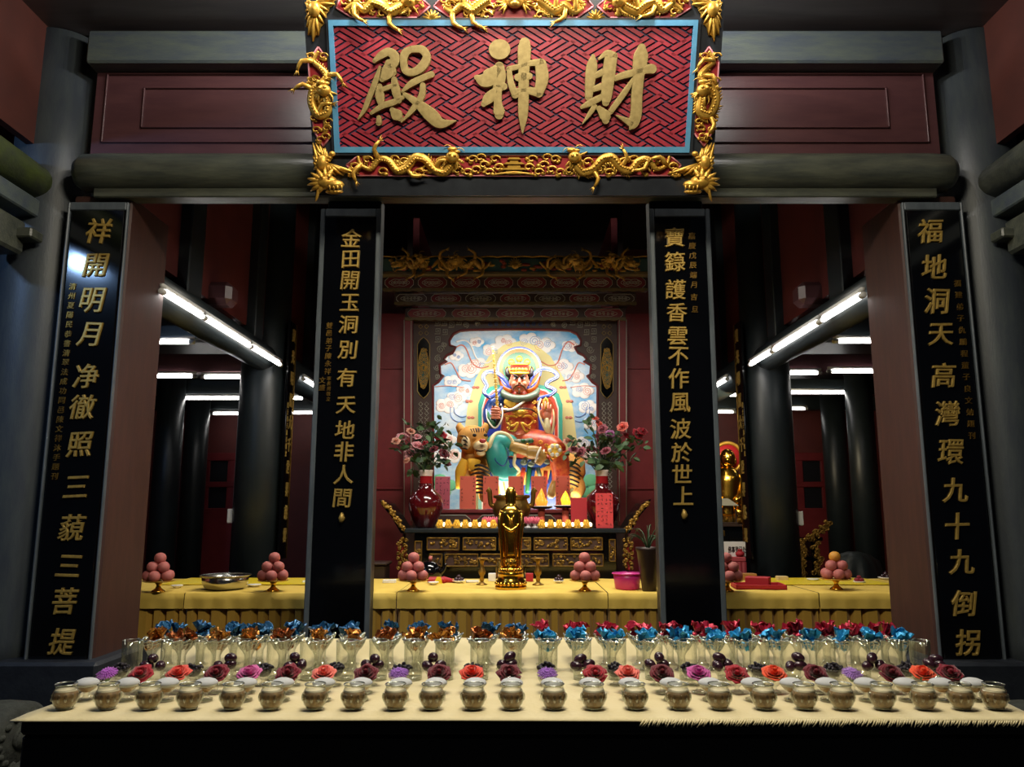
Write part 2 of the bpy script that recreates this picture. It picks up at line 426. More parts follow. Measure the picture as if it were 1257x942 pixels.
# inside: side aisles
def aisle(s):
    X = s*2.97
    struct('pillar', M().lathe([(.28, 0), (.275, 2), (.265, 6.4)], (X, 9.05, 0), 32), DARKPIL)
    z = P(343, 447, 8.7).z
    struct('beam_aisle', M().lathe([(.15, 0), (.16, 1.5), (.15, 3.6)], n=24).xf(T((s*2.93, 9.1, z+.10)) @ RX(pi/2)), DARKPIL)
    struct('beam_aisle_far', M().lathe([(.19, 0), (.19, 4.6)], n=24).xf(T((s*2.93, 13.8, z+.10)) @ RX(pi/2)), DARKPIL)
    struct('wall_upper_left' if s < 0 else 'wall_upper_right', M().box((s*2.97-.04, D+.62, z+.34), (s*2.97+.04, 14.2, 6.3)), REDWALL)
    for Y, wd in ((6.62, .15), (8.35, .13), (10.6, .13), (12.4, .13)):
        struct('strut', M().box((s*2.93-.1, Y-wd, z+.2), (s*2.93+.1, Y+wd, 6.3), 0, .01), DARKPIL)
    # cross logs and cross beams of the aisle
    struct('beam_log', M().box((min(s*2.72, s*5), 7.15, z+.30), (max(s*2.72, s*5), 7.4, z+.52), 0, .05), MAROON)
    for Y, yy in ((7.8, 416), (9.84, 457), (11.8, 484), (13.6, 503)):
        zz = P(200, yy, Y).z
        struct('beam_cross', M().box((min(s*(3.0 if Y < 10 else 2.2), s*6.5), Y, zz), (max(s*(3.0 if Y < 10 else 2.2), s*6.5), Y+.2, zz+.24), 0, .01), DARKPIL if Y != 9.84 else MAROON)
    struct('ceiling_aisle', M().box((min(s*3.0, s*6.5), 7.6, z+.55), (max(s*3.0, s*6.5), 14.3, z+.6)), DKWOOD)
    # back columns and wall boards
    for px, Y in ((203, 11.6), (237, 13.2)):
        x = P(632.5-abs(632.5-px), 600, Y).x
        struct('pillar_back', M().lathe([(.2, 0), (.19, 4)], (s*abs(x), Y, 0), 24), DARKPIL)
    # door with two dark panes
    a, b = P(632.5+s*386, 556, 14.2), P(632.5+s*340, 556, 14.2)
    xa, xb = sorted((a.x, b.x)); zt = a.z; t = .09
    d = M()
    zz = [P(632, q, 14.2).z for q in (566, 594, 596, 624)]
    for lo, hi in (((xa, 14.2, 0), (xa+2*t, 14.31, zt)), ((xb-2*t, 14.2, 0), (xb, 14.31, zt)), ((xa, 14.2, zz[0]), (xb, 14.31, zt)), ((xa, 14.2, (zz[1]+zz[2])/2-.05), (xb, 14.31, (zz[1]+zz[2])/2+.05)), ((xa, 14.2, 0), (xb, 14.31, zz[3]))):
        k_ = len(d.v)*.0002; d.box((lo[0], lo[1]-k_, lo[2]), hi, 0, .01)
    door = struct('door_1' if s < 0 else 'door_2', d, SHRINERED)
    for (u, v) in ((zz[0], zz[1]), (zz[2], zz[3])):
        part('pane', M().box((xa+2*t-.01, 14.24, v), (xb-2*t+.01, 14.26, u)), SHRINEDK, door, True)
sym(aisle)
struct('wall_shrine_back', M().box((-1.7, 11.7, 0), (1.7, 11.8, 6.4)), DKWOOD)

# fluorescent tubes
def tube_lamp(a, b, label, group=None):
    a, b = Vector(a), Vector(b); c = (a+b)/2; L = (b-a).length; d = (b-a).normalized()
    q = Vector((0, 0, 1)).rotation_difference(d).to_matrix().to_4x4()
    t = thing('tube_light', label, 'lamp', c, group)
    m = M().lathe([(.019, -L/2), (.022, -L/2+.02), (.022, L/2-.02), (.019, L/2)], n=14).xf(q)
    part('tube', m, TUBEM, t)
    cap = M().lathe([(.02, -L/2-.05), (.024, -L/2-.045), (.024, -L/2+.005)], n=12).lathe([(.024, L/2-.005), (.024, L/2+.045), (.02, L/2+.05)], n=12).xf(q)
    part('socket', cap, FIXT, t)
    hz = d.cross(Vector((0, 0, 1))).normalized()*.02
    bar = M().tube([Vector((0, 0, .045))-d*(L/2+.04), Vector((0, 0, .045))+d*(L/2+.04)], .022, 4, smooth=1)
    part('housing', bar, FIXT, t)
def aisle_tubes(s):
    side = 'steel basin' if s < 0 else 'red tray'
    # three long tubes in line along the aisle beam
    x = s*2.70
    zt = P(343, 447, 8.7).z
    xs = [(5.85, 6.62), (6.72, 7.9), (8.0, 8.72)] if s > 0 else [(5.75, 6.5), (6.56, 7.7), (7.76, 8.72)]
    for i, (p, q) in enumerate(xs):
        tube_lamp((x, p, zt), (x, q, zt), 'white tube light on the round beam over the %s aisle, %s from the pillar' % (side, ['third', 'second', 'first'][i]))
    tube_lamp((x, 9.75, zt), (x, 10.9, zt), 'white tube light beyond the round pillar above the %s' % side)
aisle_tubes(-1); aisle_tubes(1)
for (x0, x1, y, Y, side, w_) in ((192, 233, 420, 7.75, 'steel basin', 'on the first cross beam'), (190, 237, 462, 9.8, 'steel basin', 'first of two on the maroon cross beam'), (251, 298, 463, 9.8, 'steel basin', 'second of two on the maroon cross beam'),
        (215, 299, 489, 11.75, 'steel basin', 'on the third cross beam'), (262, 312, 508, 13.55, 'steel basin', 'on the last cross beam'), (352, 372, 489, 11.75, 'steel basin', 'short, seen past the lettered pillar edge'), (350, 390, 507, 13.55, 'steel basin', 'low, seen past the lettered pillar edge'),
        (1028, 1078, 419, 7.75, 'red tray', 'on the first cross beam'), (962, 1004, 458, 9.8, 'red tray', 'first of two on the maroon cross beam'), (1020, 1080, 456, 9.8, 'red tray', 'second of two on the maroon cross beam'),
        (964, 1044, 482, 11.75, 'red tray', 'on the third cross beam'), (960, 988, 502, 13.55, 'red tray', 'on the last cross beam'), (868, 900, 506, 13.55, 'red tray', 'low, seen past the lettered pillar edge'), (890, 908, 485, 11.75, 'red tray', 'short, seen past the lettered pillar edge')):
    a, b = P(x0, y, Y), P(x1, y, Y)
    tube_lamp(a, b, 'white tube light in the %s aisle, %s' % (side, w_))

# thin white cable and switch box on each lettered pillar
def cable(s):
    px = (289, 283, 287, 290, 291) if s < 0 else (967, 972, 978, 984, 985)
    side = 'steel basin' if s < 0 else 'red tray'
    ys = (450, 520, 575, 615, 628) if s > 0 else (460, 520, 560, 600, 625)
    pts = [Vector((s*3.26, 9.05, P(0, y, 9.0).z)) for y in ys]
    t = thing('wall_switch', 'white switch box and cable down the side of the pillar behind the %s' % side, 'switch', (s*3.25, 9.0, pts[-1].z))
    part('cable', M().tube([(p.x-s*.02, p.y-.05, p.z) for p in pts], .006, 6), WHITEPL, t, True)
    part('box', M().box((s*3.25-.03, 8.93, pts[-1].z-.16), (s*3.25+.03, 9.0, pts[-1].z), 0, .008), WHITEPL, t, True)
sym(cable)
# ================================================================== NAME PLAQUE over the middle bay
TA = math.radians(20)
PO = P(632.5, 240, 4.85)                               # middle of its bottom edge
PN = Vector((0, -cos(TA), -sin(TA))); PU = Vector((0, -sin(TA), cos(TA)))
def PL(x, y, lift=0):
    """(along, up) on the plaque's face, or on a plane lifted towards the viewer"""
    d = P(x, y, 1.0)-Vector((0, 0, H)); o = Vector((0, 0, H)); q = PO+PN*lift
    t = (q-o).dot(PN)/d.dot(PN); p = o+d*t-q
    return (p.x, p.dot(PU))
PM = Matrix(((1, 0, 0), (0, PU.y, PN.y), (0, PU.z, PN.z))).to_4x4()      # plaque (along, up, out) -> hall axes
plaque = thing('name_plaque', 'big black framed temple plaque with three gold characters on a red fretwork field', 'plaque', PO)
def pl_part(name, m, mats, parent=None, label=None):
    m.xf(PM); return part(name, m, mats, parent or plaque, label=label)
def quad(pts, lift=0): return [PL(x, y, lift) for x, y in pts]
OUT = quad([(387, 239), (873, 239), (888.5, 0), (373.5, 0)])
hx = OUT[1][0]; topv = OUT[2][1]+.10
m = M()
m.prism([(OUT[0][0], 0), (OUT[1][0], 0), (OUT[2][0]+.012, topv), (OUT[3][0]-.012, topv)], -.10, -.005)
pl_part('backing_board', m, FRBLACK)
IN = quad([(417, 183), (841, 183), (851, 32), (409, 32)])
# sunk red fret: interlocking bars over a dark ground
fx0, fx1, fy0, fy1 = IN[0][0]-.01, IN[1][0]+.01, IN[0][1], IN[2][1]
pl_part('fret_ground', M().prism([(fx0, fy0), (fx1, fy0), (fx1, fy1), (fx0, fy1)], -.004, .002), FRETBLUE)
def fret():
    m = M(); u = .0385; ca, sa = cos(pi/4), sin(pi/4); cx0, cy0 = (fx0+fx1)/2, (fy0+fy1)/2
    def xy(a, b): return (cx0+(a*ca-b*sa)*u*1.30, cy0+(a*sa+b*ca)*u*.74)
    def clip(poly):
        for ax, lim, sg in ((0, fx0, 1), (0, fx1, -1), (1, fy0, 1), (1, fy1, -1)):
            out = []
            for i in range(len(poly)):
                p, q = poly[i-1], poly[i]; dp, dq = (p[ax]-lim)*sg, (q[ax]-lim)*sg
                if (dp >= 0) != (dq >= 0):
                    t = dp/(dp-dq); out.append((p[0]+(q[0]-p[0])*t, p[1]+(q[1]-p[1])*t))
                if dq >= 0: out.append(q)
            poly = out
            if len(poly) < 3: return None
        return poly
    def bar(a0, a1, b0, b1, flip):
        c = [(a0, b0), (a1, b0), (a1, b1), (a0, b1)]
        p = clip([xy(*(q if not flip else (q[1], q[0]))) for q in c])
        if p: m.prism(p, .002, .014)
    h = .34; e = .17
    for i in range(-14, 15):
        for j in range(-14, 15):                       # blocks of four bars, turned by turns, hooked into their neighbours
            fl = (i+j) % 2 == 1; a, b = (4*j, 4*i) if fl else (4*i, 4*j)
            for k in range(4):
                c = b+k+.5; bar(a+e-(.75 if k == 2 else 0), a+4-e+(.75 if k == 1 else 0), c-h, c+h, fl)
    return m
pl_part('fret_lattice', fret(), FRETRED)
def frame_bars(outer, inner, d0, d1):
    m = M()
    for i in range(4):
        k = (i+1) % 4; m.prism([outer[i], outer[k], inner[k], inner[i]], d0, d1)
    return m
BO = quad([(412, 188), (845, 188), (856, 26), (404, 26)]); BI = quad([(418, 181), (840, 181), (850, 33), (410, 33)])
pl_part('blue_border', frame_bars(BO, BI, .0, .03), TRIMBLUE, label='blue inner moulding')
BK = quad([(408.5, 191), (849, 191), (860, 23), (400.5, 23)])
pl_part('inner_frame', frame_bars(BK, BO, -.005, .022), FRBLACK)

# the three brushed characters, each stroke a run of widths
def brush(strokes, ox, oy, sc, lift=.035):
    m = M()
    for st in strokes:
        if len(st) == 1:                               # a round dot
            x, y, w_ = st[0]; m.prism([PL(ox+(x+w_*1.04*cos(2*pi*k/24))/sc, oy+(y+w_*.97*sin(2*pi*k/24))/sc, lift) for k in range(24)], 0, lift+.014); continue
        pts = []; n = len(st)
        for i in range(n-1):
            p0, p1, p2, p3 = st[max(i-1, 0)], st[i], st[i+1], st[min(i+2, n-1)]
            for k in range(6):
                t = k/6; pts.append(tuple(.5*((2*p1[j])+(p2[j]-p0[j])*t+(2*p0[j]-5*p1[j]+4*p2[j]-p3[j])*t*t+(3*p1[j]-p0[j]-3*p2[j]+p3[j])*t**3) for j in range(3)))
        pts.append(st[-1])
        L, Rr = [], []
        for i, (x, y, w_) in enumerate(pts):
            a, b = pts[max(i-1, 0)], pts[min(i+1, len(pts)-1)]; dx, dy = b[0]-a[0], b[1]-a[1]; l = math.hypot(dx, dy) or 1
            nx, ny = -dy/l*w_, dx/l*w_
            L.append((x+nx, y+ny)); Rr.append((x-nx, y-ny))
        def cap(p, q, r):                              # rounded stroke end
            dx, dy = p[0]-q[0], p[1]-q[1]; a0 = math.atan2(dy, dx)
            return [(p[0]+r*cos(a0+t), p[1]+r*sin(a0+t)) for t in (1.1, .55, 0, -.55, -1.1)]
        e = cap(pts[-1], pts[-2], pts[-1][2]); s0 = cap(pts[0], pts[1], pts[0][2])
        rows = list(zip(L, Rr))
        def put(z, k):                                 # cross-sections pulled in by k for the rounded edge
            out = []
            for (l, r) in rows:
                c = ((l[0]+r[0])/2, (l[1]+r[1])/2)
                out.append(((c[0]+(l[0]-c[0])*k, c[1]+(l[1]-c[1])*k), (c[0]+(r[0]-c[0])*k, c[1]+(r[1]-c[1])*k)))
            return out
        def w3(p, z): a = PL(ox+p[0]/sc, oy+p[1]/sc, lift); return (a[0], a[1], z)
        lv = [(0.0, 1.0), (lift+.008, 1.0), (lift+.014, .93), (lift+.0145, .5)]
        vs, fs = [], []; nr = len(rows)
        for z, k in lv:
            for l, r in put(z, k): vs.append(w3(l, z))
        for z, k in reversed(lv):
            for l, r in put(z, k): vs.append(w3(r, z))
        q = len(lv)*2
        for i in range(q-1):
            for k in range(nr-1): fs.append((i*nr+k, i*nr+k+1, (i+1)*nr+k+1, (i+1)*nr+k))
        m.add(vs, fs, 0, False)
        for (p, c) in ((pts[0], s0), (pts[-1], e)):
            poly = [w3(v, 0)[:2] for v in c]
            l0, r0 = (L[0], Rr[0]) if p is pts[0] else (L[-1], Rr[-1])
            full = [w3(l0, 0)[:2]]+(poly if False else sorted(poly, key=lambda v: (v[0]-w3(l0, 0)[0])**2+(v[1]-w3(l0, 0)[1])**2))+[w3(r0, 0)[:2]]
            m.prism(full, 0, lift+.012)
    return m
SHEN = [[(272, 195, 80)], [(95, 410, 20), (150, 430, 58), (215, 400, 68), (270, 340, 42)], [(270, 325, 35), (275, 400, 48), (262, 485, 42)], [(260, 470, 32), (258, 600, 32), (267, 670, 45), (268, 700, 34)],
        [(248, 510, 30), (190, 570, 44), (150, 615, 22)], [(285, 470, 34), (305, 480, 28)], [(345, 350, 20), (358, 450, 26), (392, 545, 28)], [(345, 345, 22), (430, 325, 22), (520, 300, 25), (580, 300, 34)], [(588, 310, 46), (600, 420, 50), (572, 530, 36)],
        [(390, 520, 24), (470, 510, 26), (560, 525, 36)], [(415, 410, 30), (457, 405, 60), (500, 400, 26)], [(465, 145, 42), (462, 210, 52), (458, 400, 42), (455, 600, 42), (452, 720, 34), (448, 838, 5)]]
CAI = [[(238, 245, 14), (230, 320, 42), (215, 450, 38), (205, 565, 28)], [(285, 268, 10), (345, 225, 26), (385, 250, 42)], [(375, 255, 50), (355, 420, 50), (340, 560, 42), (335, 605, 28)], [(240, 405, 22), (315, 370, 28)], [(230, 505, 22), (305, 480, 28)],
       [(152, 640, 14), (220, 605, 28), (305, 560, 24)], [(248, 635, 22), (205, 700, 16), (155, 770, 3)], [(285, 650, 22), (328, 705, 44), (335, 742, 28)], [(410, 418, 22), (470, 395, 28), (560, 372, 30), (640, 350, 36), (690, 345, 38)],
       [(612, 180, 30), (607, 250, 56), (588, 400, 46), (574, 560, 44), (570, 690, 44), (545, 770, 40), (522, 808, 8)], [(545, 770, 36), (480, 735, 20), (415, 703, 4)], [(548, 425, 16), (470, 540, 24), (372, 675, 22)]]
DIAN = [[(188, 285, 16), (240, 240, 30), (300, 215, 34), (345, 255, 38), (330, 310, 38), (290, 330, 24)], [(300, 300, 30), (290, 370, 52), (248, 425, 22)], [(325, 330, 26), (330, 375, 28)], [(230, 330, 10), (200, 430, 22), (150, 560, 22), (110, 660, 18), (62, 735, 4)],
        [(228, 480, 22), (228, 550, 36), (240, 615, 24)], [(340, 425, 22), (350, 500, 34), (372, 585, 28)], [(225, 515, 18), (300, 485, 20), (360, 470, 18)], [(165, 685, 14), (250, 630, 24), (340, 600, 25), (405, 565, 16)], [(222, 720, 18), (222, 762, 22)], [(325, 660, 20), (360, 700, 46), (388, 728, 22)],
        [(470, 195, 26), (425, 225, 34), (412, 290, 28), (430, 360, 30), (495, 368, 32), (560, 320, 36), (590, 250, 32), (550, 195, 32), (470, 195, 28)], [(402, 520, 10), (470, 460, 26), (560, 415, 26), (625, 388, 26)], [(560, 470, 22), (548, 560, 26), (480, 660, 22), (395, 757, 4)], [(420, 540, 16), (520, 610, 34), (620, 700, 54), (700, 765, 40), (815, 745, 5)]]
pl_part('gold_character', brush(DIAN, 430, 30, 6.279), GOLDL)
pl_part('gold_character', brush(SHEN, 570, 30, 6.277), GOLDL)
pl_part('gold_character', brush(CAI, 690, 30, 6.279), GOLDL)

# carved frame panels: red grounds edged in pink, gold dragons and clouds
def cartouche(px):
    poly = quad(px)
    cx = sum(p[0] for p in poly)/len(poly); cyy = sum(p[1] for p in poly)/len(poly)
    g = pl_part('carved_panel', M().prism(poly, -.004, .003), PLRED)
    m = M(); pts = [(a, b, .006) for a, b in poly]+[(poly[0][0], poly[0][1], .006)]
    for i in range(len(poly)): m.tube([pts[i], pts[i+1]], .006, 6, smooth=1)
    e = m.xf(PM); part('pink_edge', e, PINKLINE, g)
    return g
side_l = [(391, 58), (379, 76), (385, 160), (397, 180), (409, 164), (404, 76)]
cartouche(side_l); cartouche([(1261-x, y) for x, y in side_l])
cartouche([(425, 203), (440, 191), (822, 191), (836, 203), (822, 216), (440, 216)])
cartouche([(413, 10), (432, 22), (512, 22), (528, 8), (515, -4), (418, -4)])
cartouche([(1261-x, y) for x, y in [(413, 10), (432, 22), (512, 22), (528, 8), (515, -4), (418, -4)]])
cartouche([(533, 8), (552, 22), (709, 22), (728, 8), (718, -4), (543, -4)])
def dragon(pts, r, seed, head=True, legs=3, mane=True):
    """sinuous scaly body with a bristling head, clawed legs, spine fins and flame curls; points in (along, up, out)"""
    rr = random.Random(seed); m = M(); V = [Vector(p) for p in pts]; n = len(V)
    rad = [r*(.35+.75*min(1, 2.2*i/(n-1))*(1 if i < n-1 else .8)) for i in range(n)]
    m.tube(V, rad, 8, smooth=5)
    for i in range(n-1):
        for t in (.1, .35, .6, .85):
            p = V[i].lerp(V[i+1], t); d = (V[i+1]-V[i]).normalized(); nn = Vector((-d.y, d.x, 0))
            q = rad[i]*1.05
            m.tube([p+nn*q*.8, p+nn*q*1.7-d*q*.7], [q*.35, q*.05], 4, smooth=1)
            m.ball(p-nn*q*.2+Vector((0, 0, q*.85)), q*.34, 6)
    for k in range(legs):
        i = 1+k*(n-2)//max(legs, 1); p = V[i]; sg = 1 if k % 2 else -1
        d = (V[min(i+1, n-1)]-V[i-1]).normalized(); nn = Vector((-d.y, d.x, 0))*sg
        e = p+nn*r*2.6+Vector((0, 0, r)); f = e+nn*r*1.2+d*r*2
        m.tube([p, e, f], [r*.7, r*.55, r*.35], 6)
        for c in (-1, 0, 1): m.tube([f, f+d*r*1.2+nn*r*(.5+c*.7)+Vector((0, 0, -r*.3))], [r*.25, r*.05], 4, smooth=1)
    if head:
        h = V[-1]; d = (V[-1]-V[-2]).normalized(); nn = Vector((-d.y, d.x, 0)); o = Vector((0, 0, r*1.2)); s = r*1.15
        m.ball(h+o, (s*1.5, s*1.3, s*1.2), 10)
        m.ball(h+o+d*s*1.6+nn*s*.35, (s*1.1, s*.6, s*.7), 8); m.ball(h+o+d*s*1.3-nn*s*.6, (s*.9, s*.4, s*.6), 8)
        for sg in (-1, 1):
            m.ball(h+o+d*s*.4+nn*s*.5*sg+Vector((0, 0, s)), s*.4, 8)
            m.tube([h+o+nn*s*.6*sg, h+o-d*s*1.6+nn*s*1.5*sg, h+o-d*s*2.6+nn*s*1.3*sg], [s*.3, s*.22, s*.04], 5)
            m.tube([h+o+d*s*2+nn*s*.5*sg, h+o+d*s*2.3+nn*s*1.6*sg, h+o+d*s*1.5+nn*s*2.5*sg], [s*.14, s*.1, s*.03], 4)
        if mane:
            for k in range(9):
                a = rr.uniform(1.4, 4.9); q = Vector((d.x*cos(a)-d.y*sin(a), d.x*sin(a)+d.y*cos(a), 0))
                m.tube([h+o*.6, h+o*.7+q*s*1.7+nn*rr.uniform(-.5, .5)*s, h+o*.4+q*s*rr.uniform(2.4, 3.2)], [s*.4, s*.28, s*.04], 5)
    return m
def clouds(m, spots, r, seed, z=.012):
    rr = random.Random(seed)
    for a, b in spots:
        for k in range(5):
            t = rr.uniform(0, 6.3); q = r*rr.uniform(.3, .9)
            m.ball((a+cos(t)*r*.8, b+sin(t)*r*.5, z), (q*.6, q*.45, q*.35), 7)
        m.tube([(a+r*.9*cos(t)*(1-t/8), b+r*.7*sin(t)*(1-t/8), z+.01) for t in [i*.7 for i in range(9)]], r*.16, 5)
    return m
def pp(x, y, z=.02): a = PL(x, y); return (a[0], a[1], z)
# side dragons
for flip in (0, 1):
    fx = (lambda x: 1261-x) if flip else (lambda x: x)
    pts = [pp(fx(x), y, .022) for x, y in ((392, 64), (386, 76), (394, 84), (402, 94), (396, 104), (386, 112), (384, 128), (392, 142), (403, 138), (402, 124), (400, 113))]
    m = dragon(pts, .027, 3+flip, legs=4)
    clouds(m, [PL(fx(x), y)[:2] for x, y in ((398, 70), (388, 98), (389, 160), (402, 158), (400, 168), (386, 146), (382, 70), (402, 118), (383, 100), (394, 172), (404, 150))], .034, 5+flip)
    pl_part('side_dragon', m, GOLD, label='gold carved dragon climbing the side of the frame')
# bottom strip: two dragons facing a small pavilion
for flip in (0, 1):
    fx = (lambda x: 1261-x) if flip else (lambda x: x)
    pts = [pp(fx(x), y, .02) for x, y in ((440, 192), (444, 203), (456, 208), (466, 196), (478, 198), (488, 210), (500, 206), (510, 194), (522, 196), (534, 209), (546, 212), (554, 203), (556, 194))]
    m = dragon(pts, .026, 9+flip, legs=4)
    clouds(m, [PL(fx(x), y)[:2] for x, y in ((484, 196), (470, 211), (496, 199), (524, 208), (580, 196), (584, 209), (600, 212), (574, 212), (594, 203), (608, 196), (436, 205), (452, 197), (540, 199), (562, 210), (590, 194), (612, 206), (432, 212), (514, 212))], .04, 15+flip)
    pl_part('base_dragon', m, GOLD, label='gold carved dragon along the bottom of the frame')
m = M(); c = PL(631, 214)
for k, (wd, z0) in enumerate(((.09, .0), (.07, .035), (.045, .065))):
    m.box((c[0]-wd*.6, c[1]+z0, .0), (c[0]+wd*.6, c[1]+z0+.026, .03)); m.prism([(c[0]-wd, c[1]+z0+.026), (c[0]+wd, c[1]+z0+.026), (c[0]+wd*.7, c[1]+z0+.038), (c[0]-wd*.7, c[1]+z0+.038)], 0, .04)
m.tube([(c[0]-.13, c[1]-.005, .02), (c[0], c[1]+.012, .025), (c[0]+.13, c[1]-.005, .02)], .008, 6)
for k in range(7): m.tube([(c[0]-.12+.04*k, c[1]-.01, .015), (c[0]-.12+.04*k, c[1]+.012, .015)], .004, 4, smooth=1)
pl_part('pavilion_relief', m, GOLD)
# top strip: dragons in three panels, a frontal dragon face in the middle and lotus tufts between
for flip in (0, 1):
    fx = (lambda x: 1261-x) if flip else (lambda x: x)
    m = dragon([pp(fx(x), y, .02) for x, y in ((424, 14), (436, 6), (448, 14), (458, 4), (470, 8), (480, 16), (492, 10), (503, 4))], .028, 21+flip, legs=3)
    clouds(m, [PL(fx(x), y)[:2] for x, y in ((434, 16), (446, 3), (470, 18), (498, 16), (512, 10), (486, 0), (424, 4), (460, 14), (480, 4), (438, 0))], .04, 25+flip)
    m.merge(dragon([pp(fx(x), y, .02) for x, y in ((545, 10), (556, 16), (568, 8), (580, 15), (592, 6), (600, 0))], .028, 31+flip, legs=3, head=False))
    clouds(m, [PL(fx(x), y)[:2] for x, y in ((552, 6), (574, 18), (588, 17), (600, 12), (562, 0), (606, 4), (546, 2), (598, 20))], .04, 35+flip)
    pl_part('top_dragon', m, GOLD, label='gold carved dragons along the top of the frame')
    m = M(); c = PL(fx(530), 24)
    for k in range(7):
        a = pi*(k+.5)/7; m.tube([(c[0], c[1], .012), (c[0]+.06*cos(a), c[1]+.055*sin(a), .02)], [.018, .004], 6, smooth=1)
    pl_part('lotus_tuft', m, GOLD)
m = M(); c = PL(632, 6)
m.ball((c[0], c[1]+.02, .03), (.06, .05, .05), 14)
for sg in (-1, 1):
    m.ball((c[0]+sg*.025, c[1]+.04, .075), .014, 8); m.tube([(c[0]+sg*.03, c[1]+.06, .04), (c[0]+sg*.09, c[1]+.1, .05), (c[0]+sg*.08, c[1]+.14, .04)], [.012, .009, .002], 6)
    for k in range(6):
        a = -1.2+k*.45; m.tube([(c[0]+sg*.05, c[1], .03), (c[0]+sg*(.05+.07*cos(a)), c[1]+.07*sin(a), .04)], [.014, .003], 5, smooth=1)
m.ball((c[0], c[1]-.01, .07), (.03, .018, .02), 10)
pl_part('dragon_face', m, GOLD)
# corner beasts: fan-winged bats at the top and bottom corners, toothed beast heads under the lower ones
def wing_corner(fx, pts, seed, name):
    m = M()
    for k in range(len(pts)-1):
        pass
    root, fan = pts
    r0 = Vector(pp(fx(root[0]), root[1], .02))
    tips = [Vector(pp(fx(x), y, .014)) for x, y in fan]
    for i, t in enumerate(tips):
        m.tube([r0, r0.lerp(t, .5)+Vector((0, 0, .018)), t], [.012, .012, .004], 5)
        if i:
            a = tips[i-1]; mid = (a+t)/2*.86+r0*.14
            m.add([r0, a, mid, t, r0-Vector((0, 0, .016)), a-Vector((0, 0, .012)), mid-Vector((0, 0, .012)), t-Vector((0, 0, .012))], [(0, 1, 2, 3), (7, 6, 5, 4), (0, 4, 5, 1), (1, 5, 6, 2), (2, 6, 7, 3), (3, 7, 4, 0)])
    return m, r0
for flip in (0, 1):
    fx = (lambda x: 1261-x) if flip else (lambda x: x)
    m, r0 = wing_corner(fx, ((394, 205), [(385, 176), (386, 184), (385, 192), (385, 200), (386, 208), (390, 214)]), 1, 'bat')
    m2, _ = wing_corner(fx, ((404, 202), [(442, 214), (432, 214), (422, 216), (412, 216), (404, 214)]), 2, 'bat'); m.merge(m2)
    m3, _ = wing_corner(fx, ((400, 198), [(385, 182), (388, 176), (393, 178), (400, 182), (408, 196)]), 2, 'bat'); m.merge(m3)
    m.ball(r0+Vector((.02*(-1 if flip else 1), .02, .02)), (.04, .055, .03), 10)
    for k in range(5): m.ball(Vector(pp(fx(398+k*2.2), 208-k*3.4, .045)), (.02, .011, .014), 8)
    m.ball(Vector(pp(fx(410), 190, .05)), (.022, .018, .02), 8)
    pl_part('corner_bat', m, GOLD, label='gold fan-winged beast on the lower corner')
    m = M(); c = Vector(pp(fx(404), 225, .06)); s = -1 if flip else 1
    m.ball(c, (.07, .05, .06), 12); m.ball(c+Vector((s*.06, -.015, .03)), (.06, .03, .04), 10); m.ball(c+Vector((s*.05, -.06, .02)), (.06, .016, .03), 10)
    for k in range(4): m.tube([c+Vector((s*(.03+.025*k), -.02, .06)), c+Vector((s*(.035+.025*k), -.055, .06))], [.008, .002], 5, smooth=1)
    for k in range(8):
        a = 1.2+k*.42; q = Vector((cos(a)*s, sin(a)*.75, 0)); m.tube([c, c+q*.07+Vector((0, 0, .03)), c+q*.13], [.022, .018, .003], 5)
    for dx in (-.02, .03): m.ball(c+Vector((s*dx, .035, .06)), .014, 8)
    m.tube([c+Vector((s*-.05, -.03, .02)), c+Vector((s*-.06, -.09, .03)), c+Vector((s*-.075, -.12, .02))], [.012, .01, .004], 5)
    pl_part('beast_head', m, GOLD, label='gold toothed beast head at the bottom corner')
    m, r0 = wing_corner(fx, ((388, 14), [(398, 30), (392, 44), (385, 52), (379, 44), (377, 34), (376, 24), (376, 14), (375, 4), (376, -4)]), 3, 'bat')
    m4, _ = wing_corner(fx, ((388, 6), [(402, 24), (404, 14), (412, 6), (415, -2), (405, -6)]), 3, 'bat'); m.merge(m4)
    m.ball(r0+Vector((0, .0, .03)), (.04, .05, .03), 10)
    pl_part('corner_bat', m, GOLD, label='gold fan-winged beast on the upper corner')
# iron hangers from the log to the plaque
m = M()
for sx in (-.9, .9): m.box((sx-.02, .06, -.17), (sx+.02, .1, -.09)); m.box((sx-.02, .75, -.45), (sx+.02, .79, -.09))
pl_part('hanger', m, DKWOOD)

